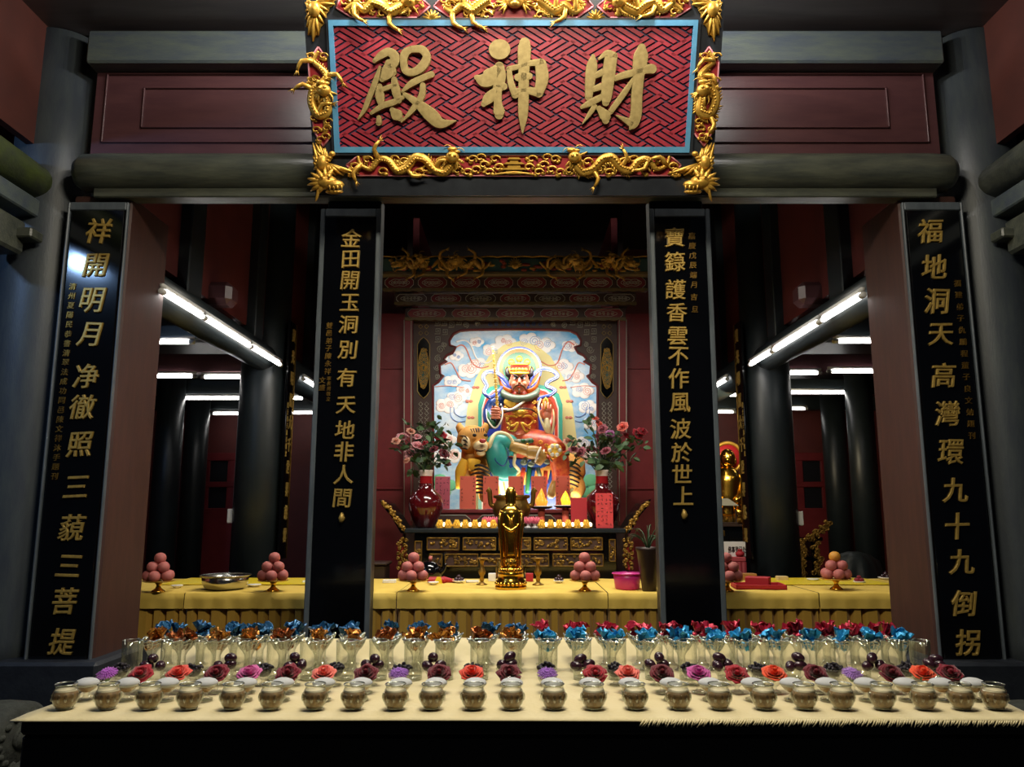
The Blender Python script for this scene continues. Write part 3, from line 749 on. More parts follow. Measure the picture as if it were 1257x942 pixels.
# ================================================================== COUPLET BOARDS
def couplet(name_label, s, inner, chars, small, cx_top, cy, sizes, small_cols):
    y_top, y_bot = (258, 790) if inner else (250, 834)
    Yb = D+.02
    wpx = 36.5 if inner else 36
    c0 = P(632.5+s*(200.5 if inner else 509), y_top, Yb)
    X, z1 = c0.x, c0.z; z0 = P(632, y_bot, Yb).z; hw = (37 if inner else 37)*mpp(y_top, Yb)
    if inner: z0 = .36
    t = thing('couplet_board', name_label, 'couplet board', (X, Yb, z0))
    part('board', M().box((-hw+.03, -.022, .02), (hw-.03, .0, z1-z0-.035), 0, .004), BLACK, t)
    f = M(); g = .034 if inner else .016
    f.box((-hw, -.03, 0), (-hw+g, .0, z1-z0), 0, .006).box((hw-g, -.03, 0), (hw, .0, z1-z0), 0, .006).box((-hw+g, -.03, z1-z0-.06), (hw-g, .0, z1-z0), 0, .006)
    f.box((-hw+g, -.028, 0), (hw-g, .0, .04), 0, .006)
    part('board_frame', f, GREYFR, t)
    for i, (ch, y) in enumerate(zip(chars, cy)):
        p = P(632.5+s*cx_top, y, Yb-.022)
        sz = sizes*mpp(y, Yb)*1.02
        rr = random.Random(ord(ch)+i)
        m = M()
        if ch == '.':
            m.tube([(0, .035, .012), (.004, 0, .016), (-.002, -.03, .012)], [.004, .022, .012], 10)
        else:
            g_ = glyph(ch, .020 if inner else .014, .06 if inner else .16)
            m.merge(g_, Matrix.Rotation(rr.uniform(-.04, .05), 4, 'Z') @ Matrix.Diagonal((sz*(1.02 if inner else .98), sz*rr.uniform(.98, 1.08), .3, 1)))
        m.xf(T((X_off(s, cx_top, y, Yb, X), -.024, p.z-z0)) @ RX(pi/2))
        part('gold_character', m, GOLDB, t)
    k = M()
    for (col, xo, ya, yb) in small_cols:
        n = len(col)
        for i, ch in enumerate(col):
            y = ya+(yb-ya)*i/max(n-1, 1); p = P(632.5+s*xo, y, Yb-.022); sz = min(9, (yb-ya)/max(n-1, 1)*.9)*mpp(y, Yb)
            k.merge(glyph(ch, .012, .1), T((X_off(s, xo, y, Yb, X), -.024, p.z-z0)) @ RX(pi/2) @ Matrix.Diagonal((sz, sz, .12, 1)))
    part('small_lettering', k, GOLDD, t)
def X_off(s, xo, y, Yb, X):
    # columns of writing run straight down the board
    return s*xo*mpp(300, Yb-.022)-X
def spread_y(a, b, n): return [a+(b-a)*i/(n-1) for i in range(n)]
couplet('black couplet board with gold writing beside the blue-lit column, beginning with the character 祥', -1, False, list('祥開明月净徹照三藐三菩提')+['.'], '', 512, [284, 326, 369, 411, 462, 500, 546, 598, 648, 695, 738, 788, 822], 31.5,
        [(list('清州夏陽民恭書清翠法成功同邑陳文祥沐手題刊'), 538, 352, 585)])
couplet('black couplet board in a grey frame by the pink-flowered vase, ending 非人間', -1, True, list('金田開玉洞別有天地非人間')+['.'], '', 201, [293, 319, 345, 372, 399, 430, 464, 498, 528, 555, 583, 612, 636], 24,
        [(list('雙邑弟子陳永祥'), 224, 400, 456), (list('率長男敬立'), 222, 465, 490), (list('文盛'), 230, 467, 476)])
couplet('black couplet board in a grey frame by the potted spiky plant, ending 於世上', 1, True, list('寶籙護香雲不作風波於世上')+['.'], '', 195, [292, 322, 356, 384, 413, 438, 465, 495, 527, 556, 582, 609, 632], 25,
        [(list('嘉慶戊辰端月'), 217, 290, 350), (list('吉旦'), 217, 365, 380)])
couplet('black couplet board with gold writing beside the unlit outer column, beginning with the character 福', 1, False, list('福地洞天高灣環九十九倒拐')+['.'], '', 511, [284, 328, 370, 411, 461, 508, 555, 602, 646, 690, 741, 789, 820], 31.5,
        [(list('福建弟子仇鵬程董子良文勉題刊'), 538, 348, 535)])
# lettered boards seen edge-on on the round pillars further in
def pillar_board(s):
    x = s*2.655; t = thing('couplet_board', 'black lettered board seen almost edge-on on the round pillar behind the %s' % ('steel basin' if s < 0 else 'red tray'), 'couplet board', (x, 9.05, .9))
    part('board', M().box((-.015, -.19, 0), (.015, .05, 2.75), 0, .005), BLACK, t)
    k = M(); q = M()
    for i, ch in enumerate('寶光明照大千世界慈雲'):
        k.merge(glyph(ch, .03, .05), T((-s*.018, -.03, 2.6-i*.26)) @ RZ(-s*pi/2) @ RX(pi/2) @ Matrix.Diagonal((.12, .17, .07, 1)))
    for i, ch in enumerate('信士弟子沐手敬立'):
        q.merge(glyph(ch, .02, .05), T((-s*.018, -.14, 1.75-i*.08)) @ RZ(-s*pi/2) @ RX(pi/2) @ Matrix.Diagonal((.05, .07, .05, 1)))
    part('gold_lettering', k, GOLDB, t); part('small_lettering', q, GOLDB, t)
    part('wire', M().tube([(-s*.02, .055, 2.75), (-s*.02, .055, 0)], .008, 6, smooth=1), GOLDD, t)
sym(pillar_board)
# ================================================================== FRONT OFFERING TABLE
K0 = 950/2.6                                           # scale (px per metre) of the front row, r = 1
def row_point(x, r):
    """on the table top: column x of the photo, row r (1 = front row of jars)"""
    zc = 2.6/r; return Vector(((x-CX)*zc/F, (zc+.67*sin(TH))/cos(TH), TZ))
TY0, TY1, THW = row_point(0, 1.032).y, 3.76, 1.664
OX = .05
t = thing('offering_table', 'long black front table carrying rows of glass offerings', 'table', (OX, (TY0+TY1)/2, 0))
part('tabletop', M().box((OX-THW-.01, TY0+.02, TZ-.06), (OX+THW+.01, TY1, TZ-.012), 0, .01), BLACKF, t, True)
part('apron', M().box((OX-THW-.005, TY0+.025, .12), (OX+THW+.005, TY0+.06, TZ-.06), 0, .01), BLACKF, t, True)
for sx in (-1, 1):
    part('side_panel', M().box((OX+sx*(THW-.05)-.02, TY0+.09, .1), (OX+sx*(THW-.05)+.02, TY1-.05, TZ-.06), 0, .01), BLACKF, t, True)
    for yy in (TY0+.08, TY1-.08):
        part('leg', M().box((OX+sx*(THW-.08)-.04, yy-.04, 0), (OX+sx*(THW-.08)+.04, yy+.04, TZ-.06), 0, .008), BLACKF, t, True)
part('riser', M().box((OX-THW+.06, 3.705, TZ-.012), (OX+THW-.06, TY1-.01, TZ+.055), 0, .01), BLACKF, t, True)
# ivory cloth: flat, then up over the riser at the back
grid = []
ys = [TY0-.012+i*(3.58-TY0)/22 for i in range(23)]+[3.61, 3.64, 3.67, 3.70, 3.73, 3.755]
for i, y in enumerate(ys):
    row = []; b = max(0, min(1, (y-3.58)/.15)); zz = TZ-.003+.082*b*b*(3-2*b)
    for k in range(81):
        u = -1+2*k/80; x = OX+u*(THW+.012+.06*b)
        dz = .0022*sin(3*x+7*y)*cos(11*y) if b == 0 else .004*sin(9*x+3*y)*b
        e = 1-abs(u); dz -= .05*max(0, .012-e)/.012*b
        row.append((x+.012*sin(y*9)*(abs(u) > .98), y, zz+dz+(.0015 if i % 4 == 2 else 0)))
    grid.append(row)
m = M().slabfaces(grid, .005)
cl = thing('tablecloth', 'ivory cloth with a frayed front edge spread over the black offering table', 'tablecloth', (OX, TY0, TZ))
part('cloth', m, CLOTH, cl, True)
m = M(); rr = random.Random(3)
for k in range(170):
    x = .42+k*.0084+rr.uniform(-.003, .003); 
    if x > OX+THW+.01: break
    l = rr.uniform(.006, .017); m.tube([(x, TY0-.008, TZ-.004), (x-.008, TY0-.016, TZ-.010), (x-.014+rr.uniform(-.008, .004), TY0-.018, TZ-.008-l)], [.0042, .0032, .001], 4, smooth=1)
tag(part('fringe', m, CLOTH, cl, True), None, None)

XA = [79, 131, 182, 232, 285, 333, 386, 434, 485, 530, 581, 628, 680, 729, 780, 833, 883, 938, 988, 1034, 1084, 1135, 1181, 1222]
XC = [130, 172, 218, 265, 305, 353, 397, 449, 489, 539, 579, 625, 672, 731, 771, 813, 858, 905, 951, 1002, 1047, 1095, 1134, 1167]
XD = [146, 188, 236, 275, 323, 361, 411, 455, 493, 533, 580, 621, 671, 715, 756, 806, 848, 889, 932, 978, 1024, 1074, 1115, 1147]
XE = [633+.847*(x-633)+(-4 if i == 0 else 0) for i, x in enumerate(XA)]
XF = [184, 222, 265, 304, 346, 390, 432, 472, 510, 548, 590, 632, 673, 710, 752, 794, 837, 877, 917, 955, 999, 1035, 1072, 1109]
XG = [205, 245, 285, 318, 357, 395, 431, 478, 513, 552, 597, 633, 668, 708, 745, 786, 823, 862, 902, 939, 981, 1016, 1051, 1087]
def nth(i):
    return (NUM[i]+' from the gold-candy end') if i < 12 else (NUM[23-i]+' from the blue-candy end')

# --- round jars of tan pudding
def jar():
    t = thing('glass_jar', '', 'glass jar', group='round jars along the front edge')
    out = [(.022, .0), (.027, .002), (.028, .006), (.036, .016), (.0425, .034), (.0425, .046), (.037, .062), (.0325, .069), (.033, .074), (.0355, .080)]
    m = M().lathe(out, n=28, cap=False); m.lathe([(.0335, .080), (.0315, .072), (.0345, .063)], n=28, cap=False); m.lathe([(.0355, .080), (.0345, .0815), (.0335, .080)], n=28, cap=False)
    part('glass', m, GLASSB, t)
    part('foot', M().lathe([(.001, .0015), (.0265, .0015), (.029, .004), (.0265, .0065), (.001, .0065)], n=28), GLASSR, t)
    f = [(.001, .007), (.027, .008), (.034, .017), (.0402, .034), (.0402, .046), (.0355, .058), (.001, .0585)]
    m = M().lathe(f, n=28)
    part('filling', m, PUD, t)
    part('cream_layer', M().lathe([(.0352, .0586), (.034, .0625), (.001, .0635)], n=28, cap=False), CREAM, t)
    r = M()
    for k in range(12):
        a = 2*pi*k/12; r.ball((.041*cos(a), .041*sin(a), .040), (.005, .005, .013), 6)
    part('dimple_ring', r, GLASSR, t)
    part('rim', M().lathe([(.0325, .0795), (.0355, .0785), (.0368, .0808), (.0352, .0832), (.0325, .0815), (.0325, .0795)], n=30, cap=False), RUFF, t)
    return t
J = jar(); first = True
for i, x in enumerate(XA):
    o = J if i == 0 else clone(J, (0, 0, 0)); o.location = row_point(x, .985)
    o['label'] = 'round glass jar of tan pudding, %s of the front row' % nth(i)
# --- footed cups topped with white foam
def foam_cup():
    t = thing('dessert_glass', '', 'dessert glass', group='foam-topped footed cups behind the jars')
    m = M().lathe([(.002, .006), (.024, .003), (.027, .006), (.012, .012), (.008, .02), (.012, .028), (.025, .036), (.036, .050), (.041, .056)], n=26, cap=False)
    m.lathe([(.001, .001), (.027, .001), (.027, .006)], n=26, cap=False)
    part('glass', m, GLASSB, t)
    part('tea', M().lathe([(.001, .028), (.012, .029), (.024, .037), (.035, .0495), (.001, .050)], n=24), TEA, t)
    part('foam', M().lathe([(.001, .0502), (.036, .0502), (.0405, .056), (.040, .062), (.033, .069), (.019, .0745), (.001, .076)], n=26), FOAM, t)
    return t
B = foam_cup()
for i, x in enumerate(XA):
    o = B if i == 0 else clone(B, (0, 0, 0)); o.location = row_point(633+.956*(x-633)+(2 if i < 4 else 0), .943)
    o['label'] = 'footed glass of milky tea under white foam, %s' % nth(i)
# --- flower goblets
def goblet():
    t = thing('footed_cup', '', 'footed cup', group='footed cups each holding one flower')
    m = M().lathe([(.001, .001), (.024, .001), (.026, .004), (.010, .010), (.007, .016), (.010, .022), (.026, .034), (.034, .048), (.038, .062)], n=24, cap=False)
    m.lathe([(.0375, .0615), (.0395, .0625), (.0375, .064)], n=24, cap=False)
    part('glass', m, GLASSB, t)
    return t
G = goblet()
def rose_mesh(r, seed, ruffle=.12, layers=5, spread=1.0):
    rr = random.Random(seed); m = M()
    for L in range(layers):
        f = L/(layers-1); n = (3, 3, 4, 5, 5, 6)[L]; rad = r*(.24+.80*f*spread); hgt = r*(1.0-.34*f); half = (1.7, 1.5, 1.15, .95, .85, .8)[L]
        for k in range(n):
            a = 2*pi*(k+rr.random()*.3)/n+L*.9
            vs = []
            for i in range(5):
                for j in range(5):
                    u = j/4*2-1; v = i/4
                    ang = a+u*half*(.55+.45*v)*(1-.22*v**6)
                    q = rad*(.28+.72*v**.8)*(1+.06*(1-u*u)*v)*(1+(ruffle*.6*sin(4*u+seed+k)*v if v > .6 else 0))
                    z = hgt*(v**(.8+.5*f))*(1-.10*abs(u)**3*v)-(.34*r*f*v**4)
                    vs.append((q*cos(ang), q*sin(ang), z))
            n0 = len(vs); vs += [(x*.965, y*.965, z-.0012) for x, y, z in vs]
            fs = []
            for i in range(4):
                for j in range(4):
                    b = i*5+j; fs.append((b, b+1, b+6, b+5)); fs.append((n0+b, n0+b+5, n0+b+6, n0+b+1))
            rim = [0, 1, 2, 3, 4, 9, 14, 19, 24, 23, 22, 21, 20, 15, 10, 5]
            for i in range(16): fs.append((rim[i], n0+rim[i], n0+rim[(i+1) % 16], rim[(i+1) % 16]))
            m.add(vs, fs)
    m.ball((0, 0, r*.52), (r*.26, r*.26, r*.36), 10)
    return m
def aster_mesh(r, seed):
    rr = random.Random(seed); m = M()
    for L in range(4):
        n = 10+L*5
        for k in range(n):
            a = 2*pi*k/n+L*.3; R0 = r*(.35+.22*L); z = r*(.7-.13*L)
            d = Vector((cos(a), sin(a), 0)); m.tube([d*r*.08+Vector((0, 0, r*.15)), d*R0*.6+Vector((0, 0, z)), d*R0+Vector((0, 0, z*.8+rr.uniform(-.1, .1)*r))], [r*.08, r*.11, r*.05], 5, flat=.45, up=(0, 0, 1))
    m.ball((0, 0, r*.4), r*.25, 8)
    return m
FCOL = {'purple': '#b45ccc', 'crimson': '#a51226', 'coral': '#e85a4c', 'dark red': '#6a0e20', 'pink': '#d566a8', 'violet': '#9a62c4', 'orange': '#ee5a32', 'salmon': '#ee7a6c', 'magenta': '#cc5aa8', 'lavender': '#a578cc', 'orange-red': '#e84e36', 'wine red': '#7e1028'}
FM = {k: mat('petal_'+k.replace(' ', '_').replace('-', '_'), v, .6, sheen=.2, spec=.3) for k, v in FCOL.items()}
FL = ['purple', 'crimson', 'coral', 'wine red', 'pink', 'wine red', 'salmon', 'dark red', 'violet', 'dark red', 'orange-red', 'dark red', 'violet', 'crimson', 'salmon', 'dark red', 'magenta', 'crimson', 'orange', 'dark red', 'lavender', 'dark red', 'orange', 'wine red']
seen = {}; PETM = {}
for i, x in enumerate(XC):
    o = G if i == 0 else clone(G, (0, 0, 0)); p = row_point(x, .905); o.location = p
    c = FL[i]; o['label'] = 'small footed cup holding the %s flower, %s' % (c, nth(i))
    aster = c in ('purple', 'violet', 'lavender'); low = i in (1, 13, 17)
    f = thing('flower', '%s %s in a footed cup, %s' % (c, 'daisy-like bloom' if aster else 'rose bloom', nth(i)), 'flower', p+Vector((0, 0, .060)), 'flower heads in the footed cups')
    key = (c, aster, i % 3)
    if aster: mb = aster_mesh(.038, i)
    else: mb = rose_mesh(.041, i, .1+.05*(i % 3), 5, 1.05)
    mb.xf(RX(.62 if i % 2 else .45) @ RZ(i*1.3) @ Matrix.Diagonal((1, 1, .75 if low else .95, 1)))
    part('petals', mb, FM[c], f)
    part('sepals', M().lathe([(.004, -.022), (.010, -.016), (.020, -.002), (.024, .004)], n=10, cap=True), LEAF, f)
# --- date cups: three glossy dates or a heap of raisins, by turns
DC = goblet(); DC['category'] = 'footed cup'
rr = random.Random(12)
datemesh = M().ball((0, 0, 0), (.020, .0195, .027), 12).mesh('date', DATE)
for i, x in enumerate(XD):
    o = DC if i == 0 else clone(DC, (0, 0, 0)); p = row_point(x, .868); o.location = p; o['group'] = 'footed cups holding dark fruit'
    if i % 2:
        o['label'] = 'footed cup of three glossy dark dates, %s' % nth(i)
        for k, (dx, dy, dz, rx, ry) in enumerate(((-.021, -.006, .076, 1.2, .4), (.021, -.004, .078, 1.3, -.6), (.002, .004, .101, 1.4, .2))):
            d = link('date', datemesh, None, p+Vector((dx+rr.uniform(-.006, .006)+(.012*(i % 4-2) if k == 2 else 0), dy+rr.uniform(-.008, .004), dz+rr.uniform(-.005, .004)))); d.rotation_euler = (1.57+rr.uniform(-.5, .5), rr.uniform(-.6, .6), rr.uniform(0, 3))
            tag(d, 'glossy dark date, one of three in the footed cup %s' % nth(i), 'date', 'dates in the cup %s' % nth(i))
    else:
        o['label'] = 'footed cup heaped with black raisins, %s' % nth(i)
        m = M()
        for k in range(34):
            a, q = rr.uniform(0, 6.3), .034*rr.random()**.5; m.ball((q*cos(a), q*sin(a), .056+.02*(1-(q/.034)**2)*rr.random()+.008), (.009, .006, .006), 6, k=RZ(rr.uniform(0, 3)) @ RY(rr.uniform(-.8, .8)))
        m.lathe([(.001, .03), (.020, .034), (.031, .05), (.033, .058), (.001, .062)], n=14)
        tag(link('raisin_heap', m.mesh('raisin_heap', RAISIN), None, p), 'heap of wrinkled black raisins in a footed cup, %s' % nth(i), 'raisins', 'raisin heaps', 'stuff')
# --- tall straight glasses
def tall_glass():
    t = thing('drinking_glass', '', 'drinking glass', group='tall straight glasses')
    m = M().lathe([(.001, .002), (.033, .002), (.034, .006), (.0385, .072), (.0395, .148), (.041, .149), (.0385, .149), (.0372, .072), (.0325, .014), (.001, .013)], n=28, cap=False)
    part('glass', m, GLASSB, t)
    part('base_disc', M().lathe([(.001, .002), (.033, .002), (.034, .010), (.001, .012)], n=24), GLASSR, t)
    part('rim', M().lathe([(.0395, .1478), (.0405, .149), (.0395, .1502), (.0385, .149), (.0395, .1478)], n=28, cap=False), RUFF, t)
    return t
E_ = tall_glass()
for i, x in enumerate(XE):
    o = E_ if i == 0 else clone(E_, (0, 0, 0)); o.location = row_point(x, .838)
    o['label'] = 'tall clear drinking glass, %s of its row' % nth(i)
# --- ruffled stemmed vases holding wrapped candies, two rows
def ruffled():
    t = thing('ruffled_vase', '', 'glass vase', group='ruffled glass vases in two rows')
    wave = lambda a, i: 1+(.10*sin(8*a)*(max(0, i-5)/4)**1.3)
    m = M().lathe([(.034, .001), (.036, .005), (.020, .012), (.016, .03), (.016, .062), (.024, .078), (.036, .092), (.043, .106), (.047, .118), (.052, .127)], n=48, cap=False, wave=wave)
    part('glass', m, GLASSR, t)
    r = M()
    for k in range(16):
        a = 2*pi*k/16; r.tube([(.034*cos(a), .034*sin(a), .09), (.047*cos(a+.1), .047*sin(a+.1), .114), (.0535*cos(a), .0535*sin(a), .128)], [.002, .0035, .003], 5, smooth=2)
    ring = [(.0515*(1+.10*sin(8*a))*cos(a), .0515*(1+.10*sin(8*a))*sin(a), .127+.004*sin(8*a)) for a in [2*pi*k/64 for k in range(65)]]
    r.tube(ring, .0042, 6, smooth=1)
    r.tube([(x*.9, y*.9, z-.014) for x, y, z in ring], .003, 6, smooth=1)
    part('ruffle', r, RUFF, t)
    return t
def candy_mesh(seed):
    """twisted sweet wrapper: a crumpled pillow with a flared tuft"""
    rr = random.Random(seed); m = M(); n, k = 9, 12; vs, fs = [], []
    prof = [(.004, -.02), (.013, -.016), (.018, -.006), (.017, .005), (.009, .012), (.0065, .015), (.013, .022), (.021, .031), (.027, .036)]
    for r, z in prof:
        for j in range(k):
            a = 2*pi*j/k; q = r*(1+rr.uniform(-.42, .35)); vs.append((q*cos(a), q*sin(a), z+rr.uniform(-.005, .005)*(1 if z < .02 else 2.6)))
    for i in range(n-1):
        for j in range(k): fs.append((i*k+j, i*k+(j+1) % k, (i+1)*k+(j+1) % k, (i+1)*k+j))
    fs.append(tuple(range(k-1, -1, -1)))
    nv = len(vs); vs += [(x*.8, y*.8, z+.001) for x, y, z in vs[-k:]]+[(0, 0, .018)]
    b = nv-k
    for j in range(k): fs.append((b+j, b+(j+1) % k, nv+(j+1) % k, nv+j)); fs.append((nv+j, nv+(j+1) % k, nv+k))
    return m.add(vs, fs, 0, False)
CM = {}
for nm, mt in (('gold', FOILG), ('copper', FOILC), ('blue', FOILB), ('teal', FOILT), ('red', FOILR)):
    CM[nm] = [candy_mesh(s).mesh('candy', mt) for s in range(8)]
V = ruffled(); rr = random.Random(5)
for row, (XX, r, dz) in enumerate(((XF, .797, 0), (XG, .768, 0))):
    for i, x in enumerate(XX):
        o = V if (row == 0 and i == 0) else clone(V, (0, 0, 0)); p = row_point(x, r); o.location = p; o.rotation_euler = (0, 0, i*.7)
        if row == 0: col = ['gold', 'copper'][i % 3 == 1] if i < 12 else 'blue'
        else: col = 'teal' if i < 12 else 'red'
        cn = {'gold': 'gold', 'copper': 'copper-gold', 'blue': 'bright blue', 'teal': 'dark blue', 'red': 'red'}[col]
        o['label'] = 'ruffled vase of %s candies, %s of the %s vase row' % (cn, nth(i), 'front' if row == 0 else 'rear')
        for k in range(3):
            a = 2*pi*k/3+rr.uniform(-.5, .5)+.5; q = .021+rr.uniform(-.004, .004)
            d = link('wrapped_candy', CM[col][rr.randrange(8)], None, p+Vector((q*cos(a), q*sin(a), .112+rr.uniform(-.003, .008)+(.008 if row else 0))))
            d.rotation_euler = (rr.uniform(-.4, .4)-q*8*sin(a), rr.uniform(-.4, .4)+q*8*cos(a), rr.uniform(0, 6)); d.scale = (1.12, 1.12, 1.3)
            tag(d, '%s foil candy in the vase %s, %s vase row' % (cn, nth(i), 'front' if row == 0 else 'rear'), 'candy', '%s candies in the %s row vase %s' % (cn, 'front' if row == 0 else 'rear', nth(i)))

# ================================================================== SKIRTED ALTAR TABLES
AY0, AY1 = PZ(632, 728, TZ).y, PZ(632, 710.5, TZ).y
sx_ = lambda px: (px-CX)*mpp(728, AY0)
for (xa, xb, lab) in ((-30, 226.5, 'yellow skirted table reaching behind the blue-lit door post'), (227.5, 486.5, 'yellow skirted table carrying the steel basin'), (487.5, 745.5, 'yellow skirted table carrying the standing gold statue'),
                      (746.5, 1004.5, 'yellow skirted table carrying the red tray and the pink tub'), (1005.5, 1290, 'yellow skirted table reaching behind the door post by the fruit pile with one yellow bun')):
    x0, x1 = sx_(xa), sx_(xb); t = thing('skirted_table', lab, 'table', ((x0+x1)/2, (AY0+AY1)/2, 0), 'yellow skirted altar tables')
    part('tabletop', M().box((x0+.02, AY0+.03, TZ-.04), (x1-.02, AY1-.02, TZ-.008), 0, .005), DKWOOD, t, True)
    for lx in (x0+.07, x1-.07):
        for ly in (AY0+.12, AY1-.1): part('leg', M().box((lx-.03, ly-.03, 0), (lx+.03, ly+.03, TZ-.04), 0, .005), DKWOOD, t, True)
    n = 40; g = []
    prof = [(AY1, -.12), (AY1, -.002), (AY1-.03, 0), (AY0+.4, 0), (AY0+.012, 0), (AY0, -.006), (AY0-.003, -.06), (AY0-.006, -.125)]
    for (y, z) in prof:
        g.append([(x0+(x1-x0)*k/n, y-(.006*sin(k*1.7+xa) if z < -.05 and y < AY0+.1 else 0), TZ+z+(.002*sin(k*.9) if z == 0 else 0)) for k in range(n+1)])
    m = M(); vs = [Vector(p) for row in g for p in row]; c = n+1; fs = []
    for i in range(len(g)-1):
        for k in range(n): fs.append((i*c+k, i*c+k+1, (i+1)*c+k+1, (i+1)*c+k))
    m.add(vs, fs); part('cloth_top', m, YCLOTHT, t, True)
    m = M(); N = 26; rr = random.Random(int(xa)+99); pts = []
    pw = (x1-x0)/15; k = 0; x = x0
    while x < x1-.004:
        wd = min(pw*rr.uniform(.7, 1.3), x1-x); pts += [(x, .075), (x+wd*.10, .03), (x+wd*.2, .004), (x+wd*.72, .0), (x+wd*.98, .06)]; x += wd
    vs, fs = [], []
    for z in (TZ-.118, TZ-.4, .03):
        for (px, dy) in pts: vs.append((min(px, x1), AY0+.016+dy*(1.0 if z < TZ-.2 else .7), z))
    L = len(pts)
    for i in range(2):
        for k in range(L-1): fs.append((i*L+k, i*L+k+1, (i+1)*L+k+1, (i+1)*L+k))
    m.add(vs, fs, 0, False); part('pleated_skirt', m, YCLOTH, t, True)
# bright yellow plastic sheet at the far edge of the basin and tray tables
for xa, xb, lab in ((196, 384, 'bright yellow sheet lying under the steel basin'), (938, 1098, 'bright yellow sheet lying behind the red tray')):
    a, b = PZ(xa, 719, TZ).x, PZ(xb, 719, TZ).x
    single('yellow_sheet', M().box((a, PZ(632, 719, TZ).y, TZ+.006), (b, AY1-.03, TZ+.010)), YPLAST, lab, 'sheet')

# --- piles of peach buns on gold stands
bunmesh = {}
def bun(k):
    m = M().lathe([(.001, -.042), (.024, -.04), (.04, -.026), (.0475, -.004), (.046, .016), (.036, .034), (.018, .044), (.001, .047)], n=24)
    return m.mesh('peach_bun', BUNY if k else BUN)
BM_, BY_ = bun(0), bun(1)
def stand():
    t = thing('pedestal_plate', '', 'cake stand')
    part('plate', M().lathe([(.001, .078), (.05, .079), (.115, .085), (.13, .093), (.128, .095), (.112, .088), (.04, .084), (.001, .084)], n=36, cap=False), GOLD, t)
    part('stem', M().lathe([(.001, 0), (.052, 0), (.055, .008), (.042, .018), (.022, .034), (.017, .05), (.022, .064), (.032, .079)], n=28), GOLDP, t)
    return t
ST = stand(); done = 0
rr = random.Random(8)
for (px, py, ysuf, top_y, sideA, sideB) in ((194, 727.5, 'by the blue-lit door post', 0, 'door post', 'steel basin'), (335, 726.5, 'between the steel basin and the square post', 0, 'steel basin', 'square post'),
        (507, 726.5, 'beside the red packet', 0, 'square post', 'standing statue'), (718, 726.5, 'beside the pink tub', 0, 'standing statue', 'pink tub'), (893, 727, 'half hidden behind the square post', 0, 'square post', 'red tray'), (1027, 724.5, 'crowned by one yellow bun', 1, 'red tray', 'outer door post')):
    p = PZ(px, py, TZ); p.z = TZ+.001
    if px in (193, 505): pass
    o = ST if not done else clone(ST, (0, 0, 0)); done = 1; o.location = p
    o['label'] = 'gold pedestal plate under the bun pile %s' % ysuf
    def put(off, k, where):
        b = link('peach_bun', BY_ if k else BM_, None, p+Vector(off)); b.rotation_euler = (rr.uniform(-.25, .25), rr.uniform(-.25, .25), rr.uniform(0, 6))
        short = {194: 'blue-lit-post', 335: 'basin-side', 507: 'red-packet', 718: 'pink-tub', 893: 'half-hidden', 1027: 'yellow-topped'}[px]
        tag(b, ('yellow' if k else 'dusty pink')+' bun %s of the %s bun pile' % (where, short), 'bun', 'buns of the pile '+ysuf)
    Rb = .083
    for j, a in enumerate((-90, -18, 54, 126, 198)):
        put((Rb*cos(math.radians(a+rr.uniform(-5, 5))), Rb*sin(math.radians(a)), .130), 0, ('at the bottom front', 'at the bottom towards the '+sideB, 'at the bottom rear, '+sideB+' side', 'at the bottom rear, '+sideA+' side', 'at the bottom towards the '+sideA)[j])
    for j, a in enumerate((-35, 215, 90)):
        put((.056*cos(math.radians(a)), .056*sin(math.radians(a)), .200), 0, ('in the middle, '+sideB+' side', 'in the middle, '+sideA+' side', 'in the middle rear')[j])
    put((.0, -.004, .272), top_y, 'on top')

# --- other things on the altar tables
p = PZ(276, 724, TZ)
t = thing('steel_basin', 'wide stainless steel basin on the yellow table between two bun piles', 'basin', p)
part('bowl', M().lathe([(.001, .002), (.13, .002), (.165, .02), (.187, .06), (.192, .118), (.186, .118), (.181, .062), (.16, .026), (.12, .010), (.001, .01)], n=48, cap=False), STEEL, t)
part('rim', M().lathe([(.186, .117), (.205, .117), (.212, .121), (.205, .126), (.186, .123)], n=48, cap=False), STEEL, t)
p = PZ(770, 723.5, TZ)
t = thing('plastic_tub', 'bright pink plastic tub beside the potted spiky plant', 'tub', p)
part('body', M().lathe([(.001, .0), (.095, .0), (.104, .01), (.112, .08), (.118, .13), (.115, .13), (.108, .08), (.1, .012), (.001, .01)], n=36, cap=False), PINKP, t)
part('rim', M().lathe([(.117, .124), (.128, .126), (.13, .133), (.124, .137), (.115, .134)], n=36, cap=False), PINKP, t)
p = PZ(797, 726, TZ)
t = thing('potted_plant', 'spiky-leaved plant in a tall black tapered pot beside the pink tub', 'plant', p)
part('pot', M().lathe([(.001, 0), (.055, 0), (.06, .01), (.095, .32), (.105, .335), (.105, .36), (.095, .36), (.088, .32)], n=28, cap=False), DKWOOD, t)
part('soil', M().lathe([(.001, .33), (.09, .328)], n=20, cap=False), BLACKF, t)
m = M(); rr = random.Random(4)
for k in range(16):
    a = rr.uniform(0, 6.3); l = rr.uniform(.14, .30); d = Vector((cos(a), sin(a)*.6, 0))
    m.tube([Vector((0, 0, .33)), d*l*.35+Vector((0, 0, .33+l*.6)), d*l*.8+Vector((0, 0, .33+l*.75)), d*l+Vector((0, 0, .33+l*.45))], [.004, .006, .005, .001], 6, flat=.4)
part('leaves', m, DLEAF, t)
